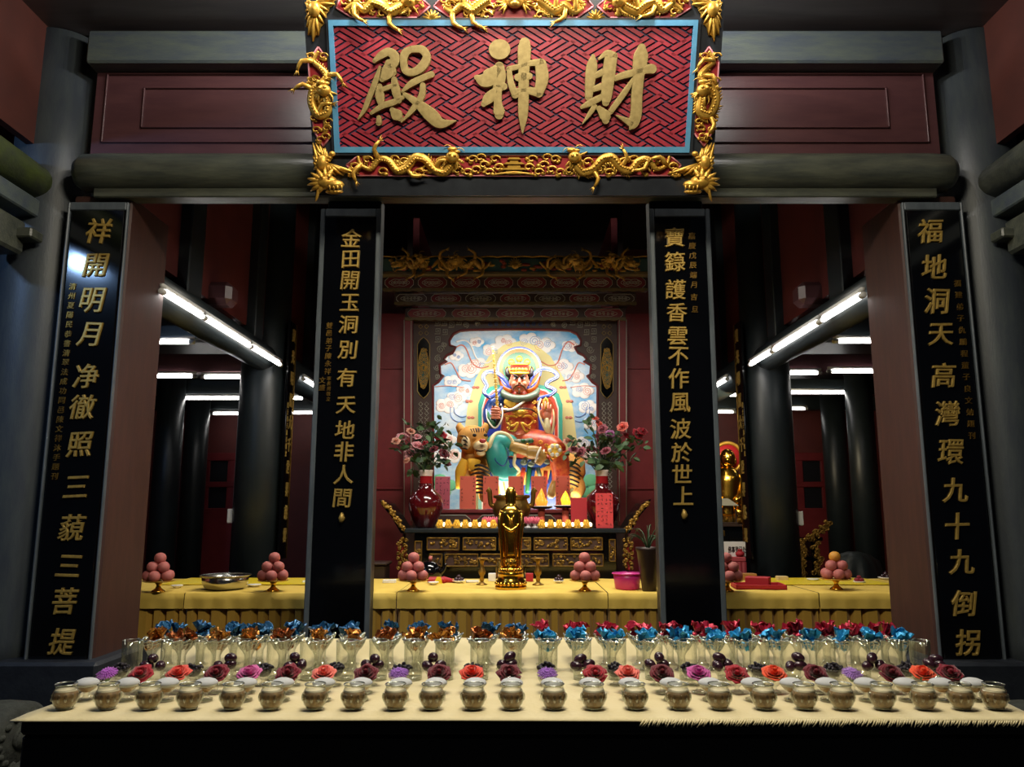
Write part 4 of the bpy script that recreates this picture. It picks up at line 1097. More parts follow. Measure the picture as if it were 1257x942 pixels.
for x, lab in ((591.5, 'aged gold candlestick on the yellow table, on the vase-with-pink-peonies side of the statue'), (660.5, 'aged gold candlestick on the yellow table, on the red-card side of the statue')):
    p = PZ(x, 718.5, TZ); t = thing('candlestick', lab, 'candlestick', p, 'gold candlesticks flanking the statue')
    part('foot', M().lathe([(.001, 0), (.05, 0), (.052, .006), (.03, .016), (.016, .03)], n=24), GOLDD, t)
    part('stem', M().lathe([(.014, .028), (.022, .05), (.014, .075), (.03, .10), (.034, .12), (.02, .15), (.015, .19), (.024, .215), (.03, .225)], n=24), GOLDD, t)
    part('cup', M().lathe([(.02, .222), (.05, .234), (.052, .240), (.03, .238), (.024, .232)], n=24), GOLDD, t)
# standing gold statue, front robe in long hollow folds, on a lotus base behind glass
p = PZ(627, 723, TZ); u = mpp(700, p.y)
t = thing('gold_statue', 'polished gold robed figure with a domed head standing on a lotus base', 'statue', p)
zz = lambda y: (725-y)*u
m = M()
m.lathe([(.001, zz(690)), (11*u, zz(690)), (12*u, zz(680)), (13.5*u, zz(665)), (14.5*u, zz(650)), (15*u, zz(640)), (15.2*u, zz(634)), (14*u, zz(630)), (10*u, zz(627)), (6.8*u, zz(624)), (6.2*u, zz(621)), (6.6*u, zz(617)), (6.9*u, zz(611)), (6.2*u, zz(606)), (4.2*u, zz(602.5)), (.001, zz(601))], n=40, sy=.72)
part('figure', m, GOLDP, t)
m = M()
for sg in (-1, 1):
    m.tube([(sg*13*u, -5*u, zz(634)), (sg*13.6*u, -7*u, zz(645)), (sg*12.5*u, -8*u, zz(660)), (sg*11*u, -8*u, zz(680)), (sg*10.4*u, -7.5*u, zz(700))], [2.2*u, 2.8*u, 2.4*u, 2*u, 1.5*u], 10, smooth=4)
    m.tube([(sg*9*u, -9.4*u, zz(647)), (sg*6*u, -10.4*u, zz(660)), (sg*5.5*u, -9.5*u, zz(680)), (sg*7*u, -8*u, zz(696))], [1.2*u, 1.6*u, 1.4*u, .8*u], 8, smooth=4)
    m.ball((sg*6.8*u, 0, zz(613)), (1.1*u, 1.8*u, 3.4*u), 10)
part('sleeve_folds', m, GOLDP, t)
m = M()
for k in range(4): m.tube([(-(6.5-k)*u, -8.4*u, zz(632+k*1.5)), (0, -(11.2-k*.2)*u, zz(641+k*2.2)), ((6.5-k)*u, -8.4*u, zz(632+k*1.5))], .8*u, 8, smooth=6)
m.tube([(-8*u, -9.2*u, zz(650)), (0, -11.6*u, zz(655)), (8*u, -9.2*u, zz(650))], [1.5*u, 2.2*u, 1.5*u], 10, smooth=6)
m.tube([(2*u, -11*u, zz(697)), (6.5*u, -9.5*u, zz(685)), (7.5*u, -8.5*u, zz(676))], [.6*u, 1.2*u, .5*u], 8, smooth=5)
part('robe_folds', m, GOLDP, t)
m = M().lathe([(.001, 0), (19*u, 0), (19.5*u, zz(722)), (17.5*u, zz(719)), (18.5*u, zz(716)), (16*u, zz(713.5)), (16*u, zz(708)), (17*u, zz(706)), (13*u, zz(703)), (9.5*u, zz(699)), (12*u, zz(689)), (.001, zz(689))], n=40)
for k in range(22):
    a = 2*pi*k/22
    m.ball((17.6*u*cos(a), 17.6*u*sin(a), zz(718.5)), (2.3*u, 2.3*u, 2.2*u), 8); m.ball((13.5*u*cos(a), 13.5*u*sin(a), zz(703)), (2.4*u, 2.4*u, 3.4*u), 8)
for k in range(12):
    a = 2*pi*k/12; m.ball((11*u*cos(a), 11*u*sin(a), zz(694)), (2*u, 2*u, 4.5*u), 8)
part('lotus_base', m, GOLDP, t)
part('glass_screen', M().lathe([(18.4*u, zz(711)), (18.4*u, zz(690))], n=8, cap=False), GLASS, t)
# small clutter
def packet(px, py, sx, sy, sz, m_, name, lab, cat, bev=.004, rz=0):
    p = PZ(px, py, TZ); b = M().box((-sx/2, -sy/2, 0), (sx/2, sy/2, sz), 0, bev).xf(RZ(rz)); return single(name, b.xf(T(p+Vector((0, 0, .001)))), m_, lab, cat)
p = PZ(537, 716, TZ); t = thing('paper_packet', 'crumpled red and yellow packet beside the bun pile near the standing statue', 'packet', p)
part('wrapper', M().box((-.095, -.05, 0), (.085, .05, .055), 0, .02).tube([(.05, 0, .03), (.13, .01, .02), (.16, 0, .008)], [.035, .02, .004], 6), REDPAPER, t)
part('gift_band', M().prism([(-.03, 0), (.05, 0), (.035, .06), (.0, .06)], .0, .004, T((0, -.052, 0)) @ RX(pi/2)), YPLAST, t)
def small_dish(px, py, r, lab, fruit=None, n=0):
    p = PZ(px, py, TZ)+Vector((0, 0, .001)); t = thing('small_dish', lab, 'dish', p)
    part('dish', M().lathe([(.001, .0), (r*.5, 0), (r*.55, .004), (r, .02), (r*.98, .024), (r*.55, .010), (.001, .008)], n=24, cap=False), WHITEP, t)
    rr = random.Random(int(px))
    for k in range(n):
        a = 2*pi*k/max(n-1, 1); q = 0 if k == n-1 else r*.45
        d = single('red_date', M().ball((0, 0, 0), (.022, .02, .018), 10).xf(T(p+Vector((q*cos(a), q*sin(a), .034 if q else .058)))), DATE if fruit == 'dark' else FM['wine red'], 'wrinkled %s date heaped on a small dish %s' % ('dark' if fruit == 'dark' else 'red', lab.split('dates ')[-1] if 'dates ' in lab else ''), 'date', group='dates on the dish at '+lab[-22:])
small_dish(532, 718, .05, 'empty small white dish in front of the red and yellow packet')
small_dish(998, 714, .06, 'low white dish on the yellow sheet behind the red tray')
small_dish(1055, 717, .055, 'small dish of red dates beside the pile with the yellow bun', 'red', 6)
small_dish(1088, 712, .075, 'pale dish of dark dates beside the outer door post', 'dark', 5)
small_dish(563, 716, .06, 'small dish of dark dates beside the red and yellow packet', 'dark', 6)
small_dish(686, 716, .05, 'small dish of dark dates between the candlestick and the bun pile', 'dark', 5)
small_dish(217, 722, .05, 'small white dish behind the bun pile by the blue-lit door post')
small_dish(312, 721, .06, 'small white dish beside the steel basin')
packet(580, 715.5, .12, .05, .02, WHITEP, 'white_packet', 'flat white packet between the dark dates and the candlestick', 'packet', rz=.1)
packet(604, 714, .07, .06, .075, WHITEP, 'white_box', 'small white box behind the base of the standing statue', 'box')
packet(650, 714, .07, .06, .075, REDPAPER, 'red_box', 'small dark red box beside the base of the standing statue', 'box')
packet(478, 716, .12, .06, .03, WHITEP, 'white_packet', 'white packet beside the square post and the bun pile', 'packet')
packet(382, 716, .16, .1, .02, WHITEP, 'white_packet', 'white packet beside the lettered square post', 'packet', rz=.2)
# red tray and red box
p = PZ(931, 722.5, TZ)+Vector((0, 0, .001)); t = thing('serving_tray', 'shallow red wooden tray on the yellow table', 'tray', p)
m = M().box((-.21, -.14, 0), (.21, .14, .012), 0, .003)
for lo, hi in (((-.21, -.14, 0), (.21, -.125, .04)), ((-.21, .125, 0), (.21, .14, .04)), ((-.21, -.14, 0), (-.195, .14, .04)), ((.195, -.14, 0), (.21, .14, .04))): m.box(lo, hi, 0, .003)
part('tray_body', m.xf(RZ(-.1)), REDPAPER, t)
single('gift_box', M().box((-.1, -.06, 0), (.1, .06, .085), 0, .006).xf(T(p+Vector((-.0, .0, .0125))) @ RZ(-.45)), REDPAPER, 'red oblong box lying in the red tray', 'box')
packet(915, 712, .2, .1, .06, mat('kraft_card', '#a8743c', .7), 'cardboard_box', 'low brown cardboard box behind the bun pile by the red tray', 'box')
packet(960, 713.5, .1, .08, .045, mat('pale_card', '#d8c08a', .7), 'cardboard_box', 'pale small box behind the red tray on the yellow sheet', 'box')
# ================================================================== THE SHRINE
def FR(Y): return T((0, Y, 0)) @ RX(pi/2)              # (along, up, towards the viewer) -> hall axes at depth Y
def wp(px, Y): return [(P(x, y, Y).x, P(x, y, Y).z) for x, y in px]
def mir(px): return [(2*CX-x, y) for x, y in px]
SY = 9.5
shr = thing('shrine', 'carved dark red shrine with stepped painted canopy around the lit statue', 'shrine', (0, SY, 0))
def sp(name, m, mats, par=None, label=None): return part(name, m, mats, par or shr, True, label)
def wz(y, Y): return P(CX, y, Y).z
def wx(x, y, Y): return P(x, y, Y).x
# platform and body
x0, x1 = wx(500, 640, SY), wx(765, 640, SY)
sp('platform', M().box((x0, SY-.12, 0), (x1, 11.6, wz(640, SY)), 0, .01), SHRINEBR)
sp('side_wall', M().box((x0-.02, SY+.1, 0), (x0+.06, 11.6, 5.2)), SHRINERED)
sp('side_wall', M().box((x1-.06, SY+.1, 0), (x1+.02, 11.6, 5.2)), SHRINERED)
sp('inner_ceiling', M().box((x0, SY+.05, 4.35), (x1, 11.6, 4.45)), SHRINEBR)
sp('inner_back', M().box((x0, 11.3, 0), (x1, 11.4, 5.2)), SHRINEBR)
# red shrine pillars and outer wings
for s in (0, 1):
    f = mir if s else (lambda p: p)
    sp('pillar', M().prism(wp(f([(496.5, 392), (508, 392), (508, 645), (496.5, 645)]), SY), 0, .13, FR(SY)), SHRINERED)
    m = M()
    for xx in (498, 506.5):
        a = wp(f([(xx, 396), (xx, 640)]), SY); m.tube([(a[0][0], SY-.135, a[0][1]), (a[1][0], SY-.135, a[1][1])], .006, 6, smooth=1)
    sp('painted_line', m, LINEG)
    p0 = wp(f([(464, 322), (497, 392)]), SY)
    xa, xb = sorted((wx(f([(452, 500)])[0][0], 500, SY), wx(f([(497.5, 500)])[0][0], 500, SY)))
    sp('wing_wall', M().box((xa, SY+.02, 0), (xb, SY+.12, wz(385, SY))), SHRINERED)
    m = M()
    for yy in (452, 600): m.box((xa, SY+.0, wz(yy, SY)-.012), (xb, SY+.03, wz(yy, SY)+.012), 0, .004)
    sp('wing_moulding', m, SHRINERED)
# facade with its scalloped opening
arch = [(532, 640), (532, 474), (538, 470), (545, 462), (541, 460), (540, 449), (549, 444), (545, 442), (549, 437), (556, 434), (560, 427), (553, 425), (552, 419), (557, 411), (565, 407), (577, 406)]
up = arch+[(600, 405.5), (632.5, 405)]; full = up+mir(up)[::-1][1:]
outer = [(752, 640), (757, 640), (757, 392), (508, 392), (508, 640)]
sp('facade', M().prism(wp(full+outer, SY), -.05, .04, FR(SY)), SHRINEBR)
a = wp(full, SY); sp('arch_edge', M().tube([(x, SY-.04, z) for x, z in a], .016, 6, smooth=1), SHRINERED)
def curl(m, cx, cz, r, Y, turns=2.0, rad=.004, dirn=1, ph=0):
    n = int(turns*9); m.tube([(cx+r*(1-i/n*.85)*cos(ph+dirn*2*pi*turns*i/n), Y, cz+r*(1-i/n*.85)*sin(ph+dirn*2*pi*turns*i/n)) for i in range(n+1)], rad, 4, smooth=1)
def keyfret(m, x0, z0, s, Y, rad=.005):
    k = [(0, 0), (1, 0), (1, 1), (.2, 1), (.2, .35), (.7, .35), (.7, .7), (.45, .7)]
    m.tube([(x0+a*s, Y, z0+b*s) for a, b in k], rad, 4, smooth=1)
m, m2 = M(), M()
for s in (0, 1):
    sg = -1 if s == 0 else 1
    X = lambda x, y: wx(x if s == 0 else 2*CX-x, y, SY)
    for (x, y) in ((537, 398), (545, 398), (537, 408), (546, 409), (554, 400), (563, 397), (537, 418)): keyfret(m, X(x, y)-.03, wz(y, SY)-.03, .066, SY-.042)
    for k, (x, y, r) in enumerate(((541, 430, 5), (538, 441, 4.5), (546, 424, 3.5), (537, 452, 4), (537, 463, 3.6), (572, 400, 4), (586, 399, 3.5))): curl(m, X(x, y), wz(y, SY), r*.0102, SY-.042, 1.8, .005, -sg, k)
    # lattice strips, dark cartouche and medallion beside the opening
    for (ya, yb) in ((398, 414), (494, 600)):
        n = int((yb-ya)/5.4)
        for k in range(n):
            y = ya+(yb-ya)*(k+.5)/n
            for dx in (-1, 1):
                cx_, cz_ = X(520.5+dx*3.6, y), wz(y, SY); h = .026
                (m if ya > 450 else m2).tube([(cx_-h, SY-.042, cz_), (cx_, SY-.042, cz_+h), (cx_+h, SY-.042, cz_), (cx_, SY-.042, cz_-h), (cx_-h, SY-.042, cz_)], .0045, 4, smooth=1)
    oc = [(513, 424), (516, 419), (520.5, 415), (525, 419), (528, 424), (528, 481), (525, 486), (520.5, 490), (516, 486), (513, 481)]
    oc = oc if s == 0 else mir(oc)
    sp('dark_cartouche', M().prism(wp(oc, SY), .03, .048, FR(SY)), BLACK)
    e = wp(oc, SY); m2.tube([(x, SY-.05, z) for x, z in e+e[:1]], .006, 4, smooth=1)
    el = [(520.5+6.6*abs(cos(t))**1.25*(1 if cos(t) > 0 else -1), 453.5-25*sin(t)) for t in [2*pi*k/32 for k in range(32)]]
    el = el if s == 0 else mir(el)
    sp('medallion_ground', M().prism(wp(el, SY), .045, .055, FR(SY)), FRGREEN)
    md = M(); cx_ = X(520.5, 450)
    for k in range(9):
        y = 432+k*5.4; wd = 6*(1-((y-453.5)/26)**2)**.5*.0102
        for sg2 in (-1, 1):
            curl(md, cx_+sg2*wd*.5, wz(y, SY), .014+wd*.3, SY-.058, 1.5, .005, sg2, k)
            if wd > .03: md.ball((cx_+sg2*wd*.8, SY-.058, wz(y, SY)+.02), (.008, .005, .013), 6)
    for k in range(8): md.ball((cx_+.030*cos(k*pi/4), SY-.06, wz(453, SY)+.032*sin(k*pi/4)), (.012, .008, .012), 7)
    e = wp(el, SY); md.tube([(x, SY-.058, z) for x, z in e+e[:1]], .005, 4, smooth=1)
    sp('medallion', md, FRGOLD)
sp('fretwork', m, LINEG); sp('ochre_fretwork', m2, LINEY)
m = M()
for k in range(9): curl(m, wx(602+k*7.6, 399, SY), wz(399, SY), .03, SY-.042, 1.6, .005, 1 if k % 2 else -1, k)
sp('blue_scrolls', m, mat('painted_blue', '#35508c', .5))
# stepped painted beams of the canopy, each step further out and higher
def band(Y, ya, yb, xa, xb, n, red):
    z0, z1 = wz(yb, Y), wz(ya, Y); xl, xr = wx(xa, (ya+yb)/2, Y), wx(xb, (ya+yb)/2, Y)
    sp('canopy_beam', M().box((xl, Y, z0), (xr, Y+.1, z1), 0, .008), SHRINEBR)
    step = (xr-xl)/n; g = M(); rr = random.Random(int(ya))
    for k in range(n):
        a, b = xl+step*(k+.07), xl+step*(k+.93); c, d = z0+(z1-z0)*.12, z1-(z1-z0)*.12; q = min(.05, (d-c)*.35)
        poly = [(a+q, c), (b-q, c), (b, c+q), (b, d-q), (b-q, d), (a+q, d), (a, d-q), (a, c+q)]
        sp('painted_panel', M().prism(poly, 0, .012, FR(Y)), SHRINERED if (red or k % 2) else SHRINEBR)
        g.tube([(x, Y-.014, z) for x, z in poly+poly[:1]], .004, 4, smooth=1)
        mx, mz, w2, h2 = (a+b)/2, (c+d)/2, (b-a)*.36, (d-c)*.3
        g.tube([(mx+w2*cos(t), Y-.014, mz+h2*sin(t)*(1+.15*cos(6*t))) for t in [i*pi/12 for i in range(25)]], .0035, 4, smooth=1)
        for j in range(5): curl(g, mx+w2*(-.62+.31*j), mz, h2*.62, Y-.015, 1.6, .0035, 1 if j % 2 else -1, rr.uniform(0, 6))
    sp('painted_scrolls', g, LINEG)
    # wavy cut lower edge
    e = []; N = int((xr-xl)/.022)
    for k in range(N+1): e.append((xl+(xr-xl)*k/N, z0+.004-.016*abs(sin(k*.55))))
    sp('wavy_edge', M().prism([(xl, z0+.03)]+e+[(xr, z0+.03)], 0, .02, FR(Y)), mat_once('ochre_edge'))
def mat_once(n):
    return MATS.get(n) or mat(n, '#6e5c36', .55, c2='#5a4a30', scale=12)
band(SY-.14, 378, 393, 497, 768, 5, True)
band(SY-.20, 360, 374, 484, 781, 7, False)
band(SY-.26, 338, 357, 470, 795, 8, True)
FY = SY-.36
zt, zb = wz(316, FY), wz(335, FY); xl, xr = wx(462, 325, FY), wx(803, 325, FY)
e = [(xl+(xr-xl)*k/120, zt+.012*abs(sin(k*.42))) for k in range(121)]
sp('frieze_board', M().prism([(xl, zb)]+e+[(xr, zb)], -.05, 0, FR(FY)), FRGREEN)
sp('frieze_edge', M().tube([(x, FY-.005, z) for x, z in e], .010, 6, smooth=1), FRGOLD)
sp('frieze_foot', M().box((xl, FY-.02, zb-.03), (xr, FY+.12, zb+.012), 0, .006), mat_once('ochre_edge'))
sp('canopy_top', M().box((xl, FY, zt-.02), (xr, 11.6, zt), 0), SHRINEDK)
m, mr = M(), M(); rr = random.Random(2); zc = (zt+zb)/2
for s in (-1, 1):
    for (pts) in ([(.30, .03), (.40, -.05), (.50, .04), (.60, -.03), (.70, .05)], [(1.02, -.04), (.92, .05), (.82, -.05), (.74, .02)], [(1.16, .04), (1.24, -.05), (1.33, .03), (1.42, 0)], [(1.06, .05), (1.12, -.03), (1.16, .05)]):
        d = dragon([(s*a, zc+b, .02) for a, b in pts], .034, rr.randrange(99), legs=4); m.merge(d, FR(FY))
    for k in range(16): m.ball((s*rr.uniform(.1, 1.55), FY-.014, zc+rr.uniform(-.08, .06)), (rr.uniform(.03, .05), .012, .018), 8)
    for k in range(22): mr.ball((s*rr.uniform(.1, 1.55), FY-.012, zc+rr.uniform(-.07, .05)), (rr.uniform(.03, .06), .012, .022), 8)
for k in range(10):
    a = pi*k/9; m.tube([(0, FY-.02, zc-.02), (.09*cos(a), FY-.03, zc-.02+.1*sin(a))], [.02, .005], 6, smooth=1)
m.ball((0, FY-.03, zc-.02), (.05, .03, .04), 10)
sp('frieze_dragons', m, FRGOLD); sp('frieze_clouds', mr, FRRED)
# low painted balustrade in front of the statue
bz0, bz1 = wz(650, 9.32), wz(627.5, 9.32); xl, xr = wx(530, 640, 9.32), wx(738, 640, 9.32)
sp('balustrade', M().box((xl, 9.3, bz0-.3), (xr, 9.38, bz1), 0, .01).box((xl-.02, 9.27, bz1-.03), (xr+.02, 9.42, bz1+.02), 0, .01), SHRINERED)
g = M(); n = 4; st_ = (xr-xl)/n
for k in range(n):
    a, b, c, d = xl+st_*(k+.08), xl+st_*(k+.92), bz0+.0, bz1-.05
    poly = [(a, c), (b, c), (b, d-.05), (b-.06, d), (a+.06, d), (a, d-.05)]
    sp('painted_panel', M().prism(poly, 0, .015, FR(9.3)), SHRINEBR)
    g.tube([(x, 9.283, z) for x, z in poly+poly[:1]], .006, 4, smooth=1)
    for j in range(6): curl(g, a+(b-a)*(j+.5)/6, (c+d)/2-.02, .035, 9.282, 1.6, .005, 1 if j % 2 else -1, j)
sp('painted_scrolls', g, LINEG)

# ------------------------------------------------------------------ painted mural behind the statue
MY = 11.1
SKYM = mat('mural_sky', '#52acdf', .6, c2='#e8f2f4', scale=1.7, stretch=(1, 1, 1.6)); WHITEM = mat('mural_white', '#f6f4ee', .6)
MUY = mat('mural_yellow', '#f6e9a0', .6); MURED = mat('mural_red', '#e08a74', .6); MUB = mat('mural_blue', '#7a9ed4', .6); MUG = mat('mural_green', '#6cc090', .6); MUP = mat('mural_pink', '#f0c0a8', .6)
ba = wp([(505, 640), (760, 640), (760, 395), (505, 395)], MY); ba = [(max(-1.28, min(1.28, x)), max(z, wz(640, SY)+.003)) for x, z in ba]
mur = thing('painted_mural', 'bright painted sky mural with clouds and a pale yellow halo behind the statue', 'mural', (0, MY, ba[0][1]))
part('panel', M().prism(ba, -.04, 0, FR(MY)), SKYM, mur, True)
def mp(name, m, mt): return part(name, m, mt, mur, True)
aur = [(568, 630), (569, 540), (574, 500), (584, 465), (600, 438), (618, 424), (638, 419), (658, 424), (676, 438), (692, 465), (703, 500), (708, 540), (709, 630)]
mp('yellow_aura', M().prism(wp(aur, MY), 0, .012, FR(MY)), MUY)
m, mw, mb, mr = M(), M(), M(), M(); rr = random.Random(6)
for (x, y, r) in ((548, 498, 9), (560, 489, 8), (570, 480, 7), (575, 455, 9), (588, 448, 8), (604, 430, 8), (620, 420, 9), (650, 418, 9), (668, 424, 9), (690, 450, 9), (705, 462, 8), (715, 480, 9), (722, 500, 8), (540, 440, 6), (728, 520, 8), (548, 540, 8), (540, 560, 9), (556, 560, 8), (722, 560, 10), (712, 545, 8), (560, 437, 6), (555, 468, 7), (585, 420, 6), (700, 425, 7)):
    c = P(x, y, MY); rx_ = r*.0116
    for k in range(5):
        a = k*1.26; mw.ball((c.x+rx_*.9*cos(a), MY-.002, c.z+rx_*.55*sin(a)), (rx_*.75, .008, rx_*.6), 12)
    for k in range(2): curl(mb if rr.random() < .6 else mr, c.x+rx_*(k-.5)*1.0*rr.uniform(.6, 1.4), c.z+rx_*rr.uniform(-.3, .3), rx_*rr.uniform(.35, .85), MY-.011, 2.2, .0035, 1 if k % 2 else -1, rr.uniform(0, 6))
for pts, col, ww in (([(558, 428), (566, 424), (572, 428), (580, 446), (590, 452), (600, 450)], mr, .022), ([(560, 420), (570, 418), (578, 424), (585, 440), (596, 446), (604, 443)], mw, .03), ([(705, 424), (697, 420), (690, 430), (684, 446), (674, 449), (664, 444)], mr, .022), ([(546, 448), (554, 446), (560, 456), (566, 466), (578, 468)], mr, .02), ([(718, 448), (710, 446), (704, 458), (698, 466), (690, 468)], mr, .02),
        ([(553, 500), (554, 512), (562, 518), (572, 517)], mb, .014), ([(557, 500), (559, 508), (566, 512), (573, 511)], mb, .014), ([(724, 500), (722, 512), (714, 518), (706, 517)], mb, .014), ([(720, 500), (718, 508), (711, 512), (706, 511)], mb, .014), ([(534, 475), (550, 474), (570, 476)], mr, .012), ([(732, 475), (716, 474), (700, 476)], mr, .012)):
    col.tube([(P(x, y, MY).x, MY-.01, P(x, y, MY).z) for x, y in pts], ww*.42, 8, smooth=5, flat=1)
mp('cloud_pattern', mw, WHITEM)
mp('blue_swirl_pattern', mb, MUB); mp('red_swirl_pattern', mr, MURED)
m = M()
for x, y in ((584, 476), (576, 493), (578, 513), (691, 476), (699, 493), (698, 513)):
    c = P(x, y, MY)
    for s in (-1, 1): m.ball((c.x+s*.025, MY-.014, c.z), (.03, .01, .022), 8)
mp('lotus_bud_pattern', m, MURED)
m = M()
for s in (0, 1):
    for (x, y, r) in ((540, 590, 10), (552, 596, 9), (546, 605, 8), (536, 602, 8)):
        x = x if s == 0 else 1265-x; c = P(x, y, MY); m.ball((c.x, MY-.01, c.z), (r*.0116, .02, r*.009), 10)
mp('green_hills', m, MUG)

# ------------------------------------------------------------------ the seated statue
DY = 10.25; U = mpp(520, DY)
def q(x, y, d=0): return P(x, y, DY-d)
DS = {}
def dm(n, c, r=.35, **k):
    DS[n] = mat('statue_'+n, c, r, **k); return DS[n]
dm('skin', '#e08a6a'); dm('red', '#a82c28', c2='#d06a34', scale=16); dm('teal', '#2f948e', c2='#3aa49a', scale=8); dm('navy', '#24468c'); dm('white', '#eee8d8'); dm('cream', '#e6d9a8'); dm('yel', '#e8c64a', c2='#d8a838', scale=20); dm('gold', '#dca83c', metal=.5)
dm('grey', '#62705f'); dm('black', '#1c1a1c'); dm('green', '#155a34'); dm('orange', '#c8641e'); dm('lav', '#4a5cb8'); dm('brown', '#6a4428'); dm('tan', '#b8924e', c2='#a07a3c', scale=10); dm('blue', '#2a3fa8'); dm('crown', '#d8442c'); dm('tealband', '#3aa08a')
# throne back with coloured bands
th = thing('throne', 'arched throne back with teal, red, white and blue bands behind the statue', 'throne', (q(638, 600).x, DY+.45, wz(640, SY)))
tb = [(587, 630), (587, 497), (591, 484), (602, 475), (620, 471), (638, 470), (656, 471), (674, 475), (686, 484), (690.5, 497), (690.5, 630)]
def inset(poly, k): return [(638+(x-638)*(1-k/51), y+(k if y < 600 else 0)) for x, y in poly]
for i, (k, c) in enumerate(((0, 'tealband'), (4.5, 'white'), (6, 'crown'), (9.5, 'white'), (10.5, 'blue'))):
    part('back_panel' if c == 'blue' else 'arched_band', M().prism([(P(x, y, DY+.45).x, P(x, y, DY+.45).z) for x, y in inset(tb, k)], -.1, .0+.016*i, FR(DY+.45)), DS[c], th, True)
sx0, sx1 = q(600, 600).x, q(690, 600).x
part('seat', M().box((sx0, DY-.1, wz(640, SY)+.003), (sx1, DY+.38, q(638, 562).z), 0, .03), DS['navy'], th, True)
# figure
dz = q(638, 612).z
de = thing('deity_statue', 'painted seated deity statue with red armour raising a gold segmented sword', 'statue', (q(638, 600).x, DY, dz))
def dp(name, m, c, par=None, label=None): return part(name, m, DS[c] if isinstance(c, str) else [DS[k] for k in c], par or de, True, label)
R_ = lambda *a: [v*U for v in a]
m = M()
m.tube([q(638, 548), q(638, 536), q(638, 524), q(638, 512, .02), q(638, 500, .02), q(638, 491), q(638, 485), q(638, 478)], R_(23, 24, 23.5, 22.5, 21, 19, 10, 7), 20, smooth=3, flat=.72, up=(0, 1, 0))
dp('torso', m, 'red')
m = M()                                                # skirted lap and legs
m.tube([q(622, 545), q(650, 545, .1), q(672, 548, .3), q(684, 556, .42)], R_(17, 19, 16, 13), 16, smooth=4)
m.tube([q(684, 556, .42), q(688, 575, .4), q(687, 592, .36)], R_(13, 11, 9), 14, smooth=4)
dp('red_skirt', m, 'red')
m = M()                                                # raised leg under a teal robe
m.tube([q(630, 548, .1), q(615, 545, .38), q(608, 548, .46), q(610, 562, .48), q(616, 578, .46), q(626, 582, .44), q(634, 576, .42)], R_(12, 14, 12, 12.5, 12, 8, 3), 16, smooth=5)
dp('teal_robe', m, 'teal')
m = M(); m.tube([q(603, 560, .5), q(602, 545, .58), q(609, 533, .50), q(622, 534, .46), q(630, 545, .44), q(632, 560, .5), q(631, 570, .5), q(637, 578, .44), q(631, 584, .46)], R_(2.2, 2.6, 2.8, 2.6, 2.2, 2, 2, 2, 1.2), 8, smooth=5)
dp('robe_hem', m, 'cream')
m = M(); m.tube([q(612, 556, .60), q(608, 565, .61), q(618, 572, .60), q(624, 560, .6), q(622, 550, .58)], R_(.5, .7, .7, .6, .4), 6, smooth=5); dp('robe_crease', m, 'navy')
m = M(); m.tube([q(628, 548, .5), q(642, 552, .55), q(652, 556, .55)], R_(6, 6.5, 6.5), 12, smooth=3); dp('shin_guard', m, 'tan')
m = M(); m.tube([q(648, 555, .56), q(658, 556, .58), q(664, 562, .58), q(660, 570, .56)], R_(7.5, 8, 6, 3.5), 12, smooth=4); dp('boot', m, 'tan')
m = M(); m.tube([q(664, 549, .66), q(660, 558, .7), q(657, 567, .66)], R_(1, 1.4, 1), 6, smooth=4); m.tube([q(668, 552, .6), q(666, 562, .62)], R_(1, 1), 6, smooth=1); dp('boot_trim', m, 'white')
m = M(); m.ball(q(681, 553, .56), tuple(R_(9, 8, 8)), 14); dp('knee_guard', m, 'yel')
m = M()
for k in range(6):
    a = k*1.05; m.ball(q(681+6*cos(a), 553+6*sin(a), .68), R_(2.4)[0], 8)
dp('knee_studs', m, 'white')
m = M(); m.tube([q(620, 540, .3), q(638, 543, .4), q(656, 540, .3)], R_(3, 3.6, 3), 8, smooth=5, flat=1); dp('belt', m, 'grey')
m = M()
for x in (628, 642, 652): m.ball(q(x, 541.5, .42), tuple(R_(3.4, 2, 2.6)), 8)
dp('belt_plates', m, 'green')
m = M(); rr = random.Random(1)                         # dragon relief on the belly and flames on the chest
m.ball(q(638, 507, .24), tuple(R_(7, 4, 5)), 10)
for k in range(11):
    a = pi*(k+.5)/11; m.tube([q(638, 508, .25), q(638+11*cos(a), 508-8*sin(a), .25)], R_(1.8, .4), 5, smooth=1)
for s in (-1, 1):
    m.tube([q(638+s*3, 512, .27), q(638+s*12, 511, .23), q(638+s*16, 517, .18), q(638+s*10, 523, .25), q(638+s*2, 519, .27), q(638+s*7, 529, .26), q(638+s*14, 528, .2)], R_(1.4, 1.6, 1.5, 1.5, 1.3, 1.2, .5), 7, smooth=4)
    for k in range(5): curl(m, q(638+s*rr.uniform(4, 18), 0).x, q(638, rr.uniform(512, 533)).z, 2.2*U, DY-.25, 1.2, .6*U, s, k)
for k in range(26):                                    # gold brocade on the skirts and shoulders
    x, y = (rr.uniform(640, 686), rr.uniform(540, 562)) if k < 16 else (rr.choice((rr.uniform(616, 624), rr.uniform(650, 660))), rr.uniform(494, 512))
    d_ = (.30+(x-640)/46*.30+.06) if k < 16 else .20
    curl(m, q(x, 0, 0).x, q(x, y, d_).z, 2.6*U, DY-d_-.02, 1.3, .7*U, rr.choice((-1, 1)), k)
dp('brocade_pattern', m, 'gold')
m = M(); m.ball(q(627, 494, .16), tuple(R_(8.5, 4, 7)), 12); m.ball(q(636, 491, .16), tuple(R_(6, 3, 5)), 10); dp('breast_plate', m, 'yel')
m = M(); m.tube([q(616, 502, .2), q(626, 503.5, .26), q(634, 500, .27), q(643, 493, .24), q(648, 488, .18)], R_(1.4, 1.7, 1.7, 1.6, 1), 8, smooth=5); dp('white_sash', m, 'white')
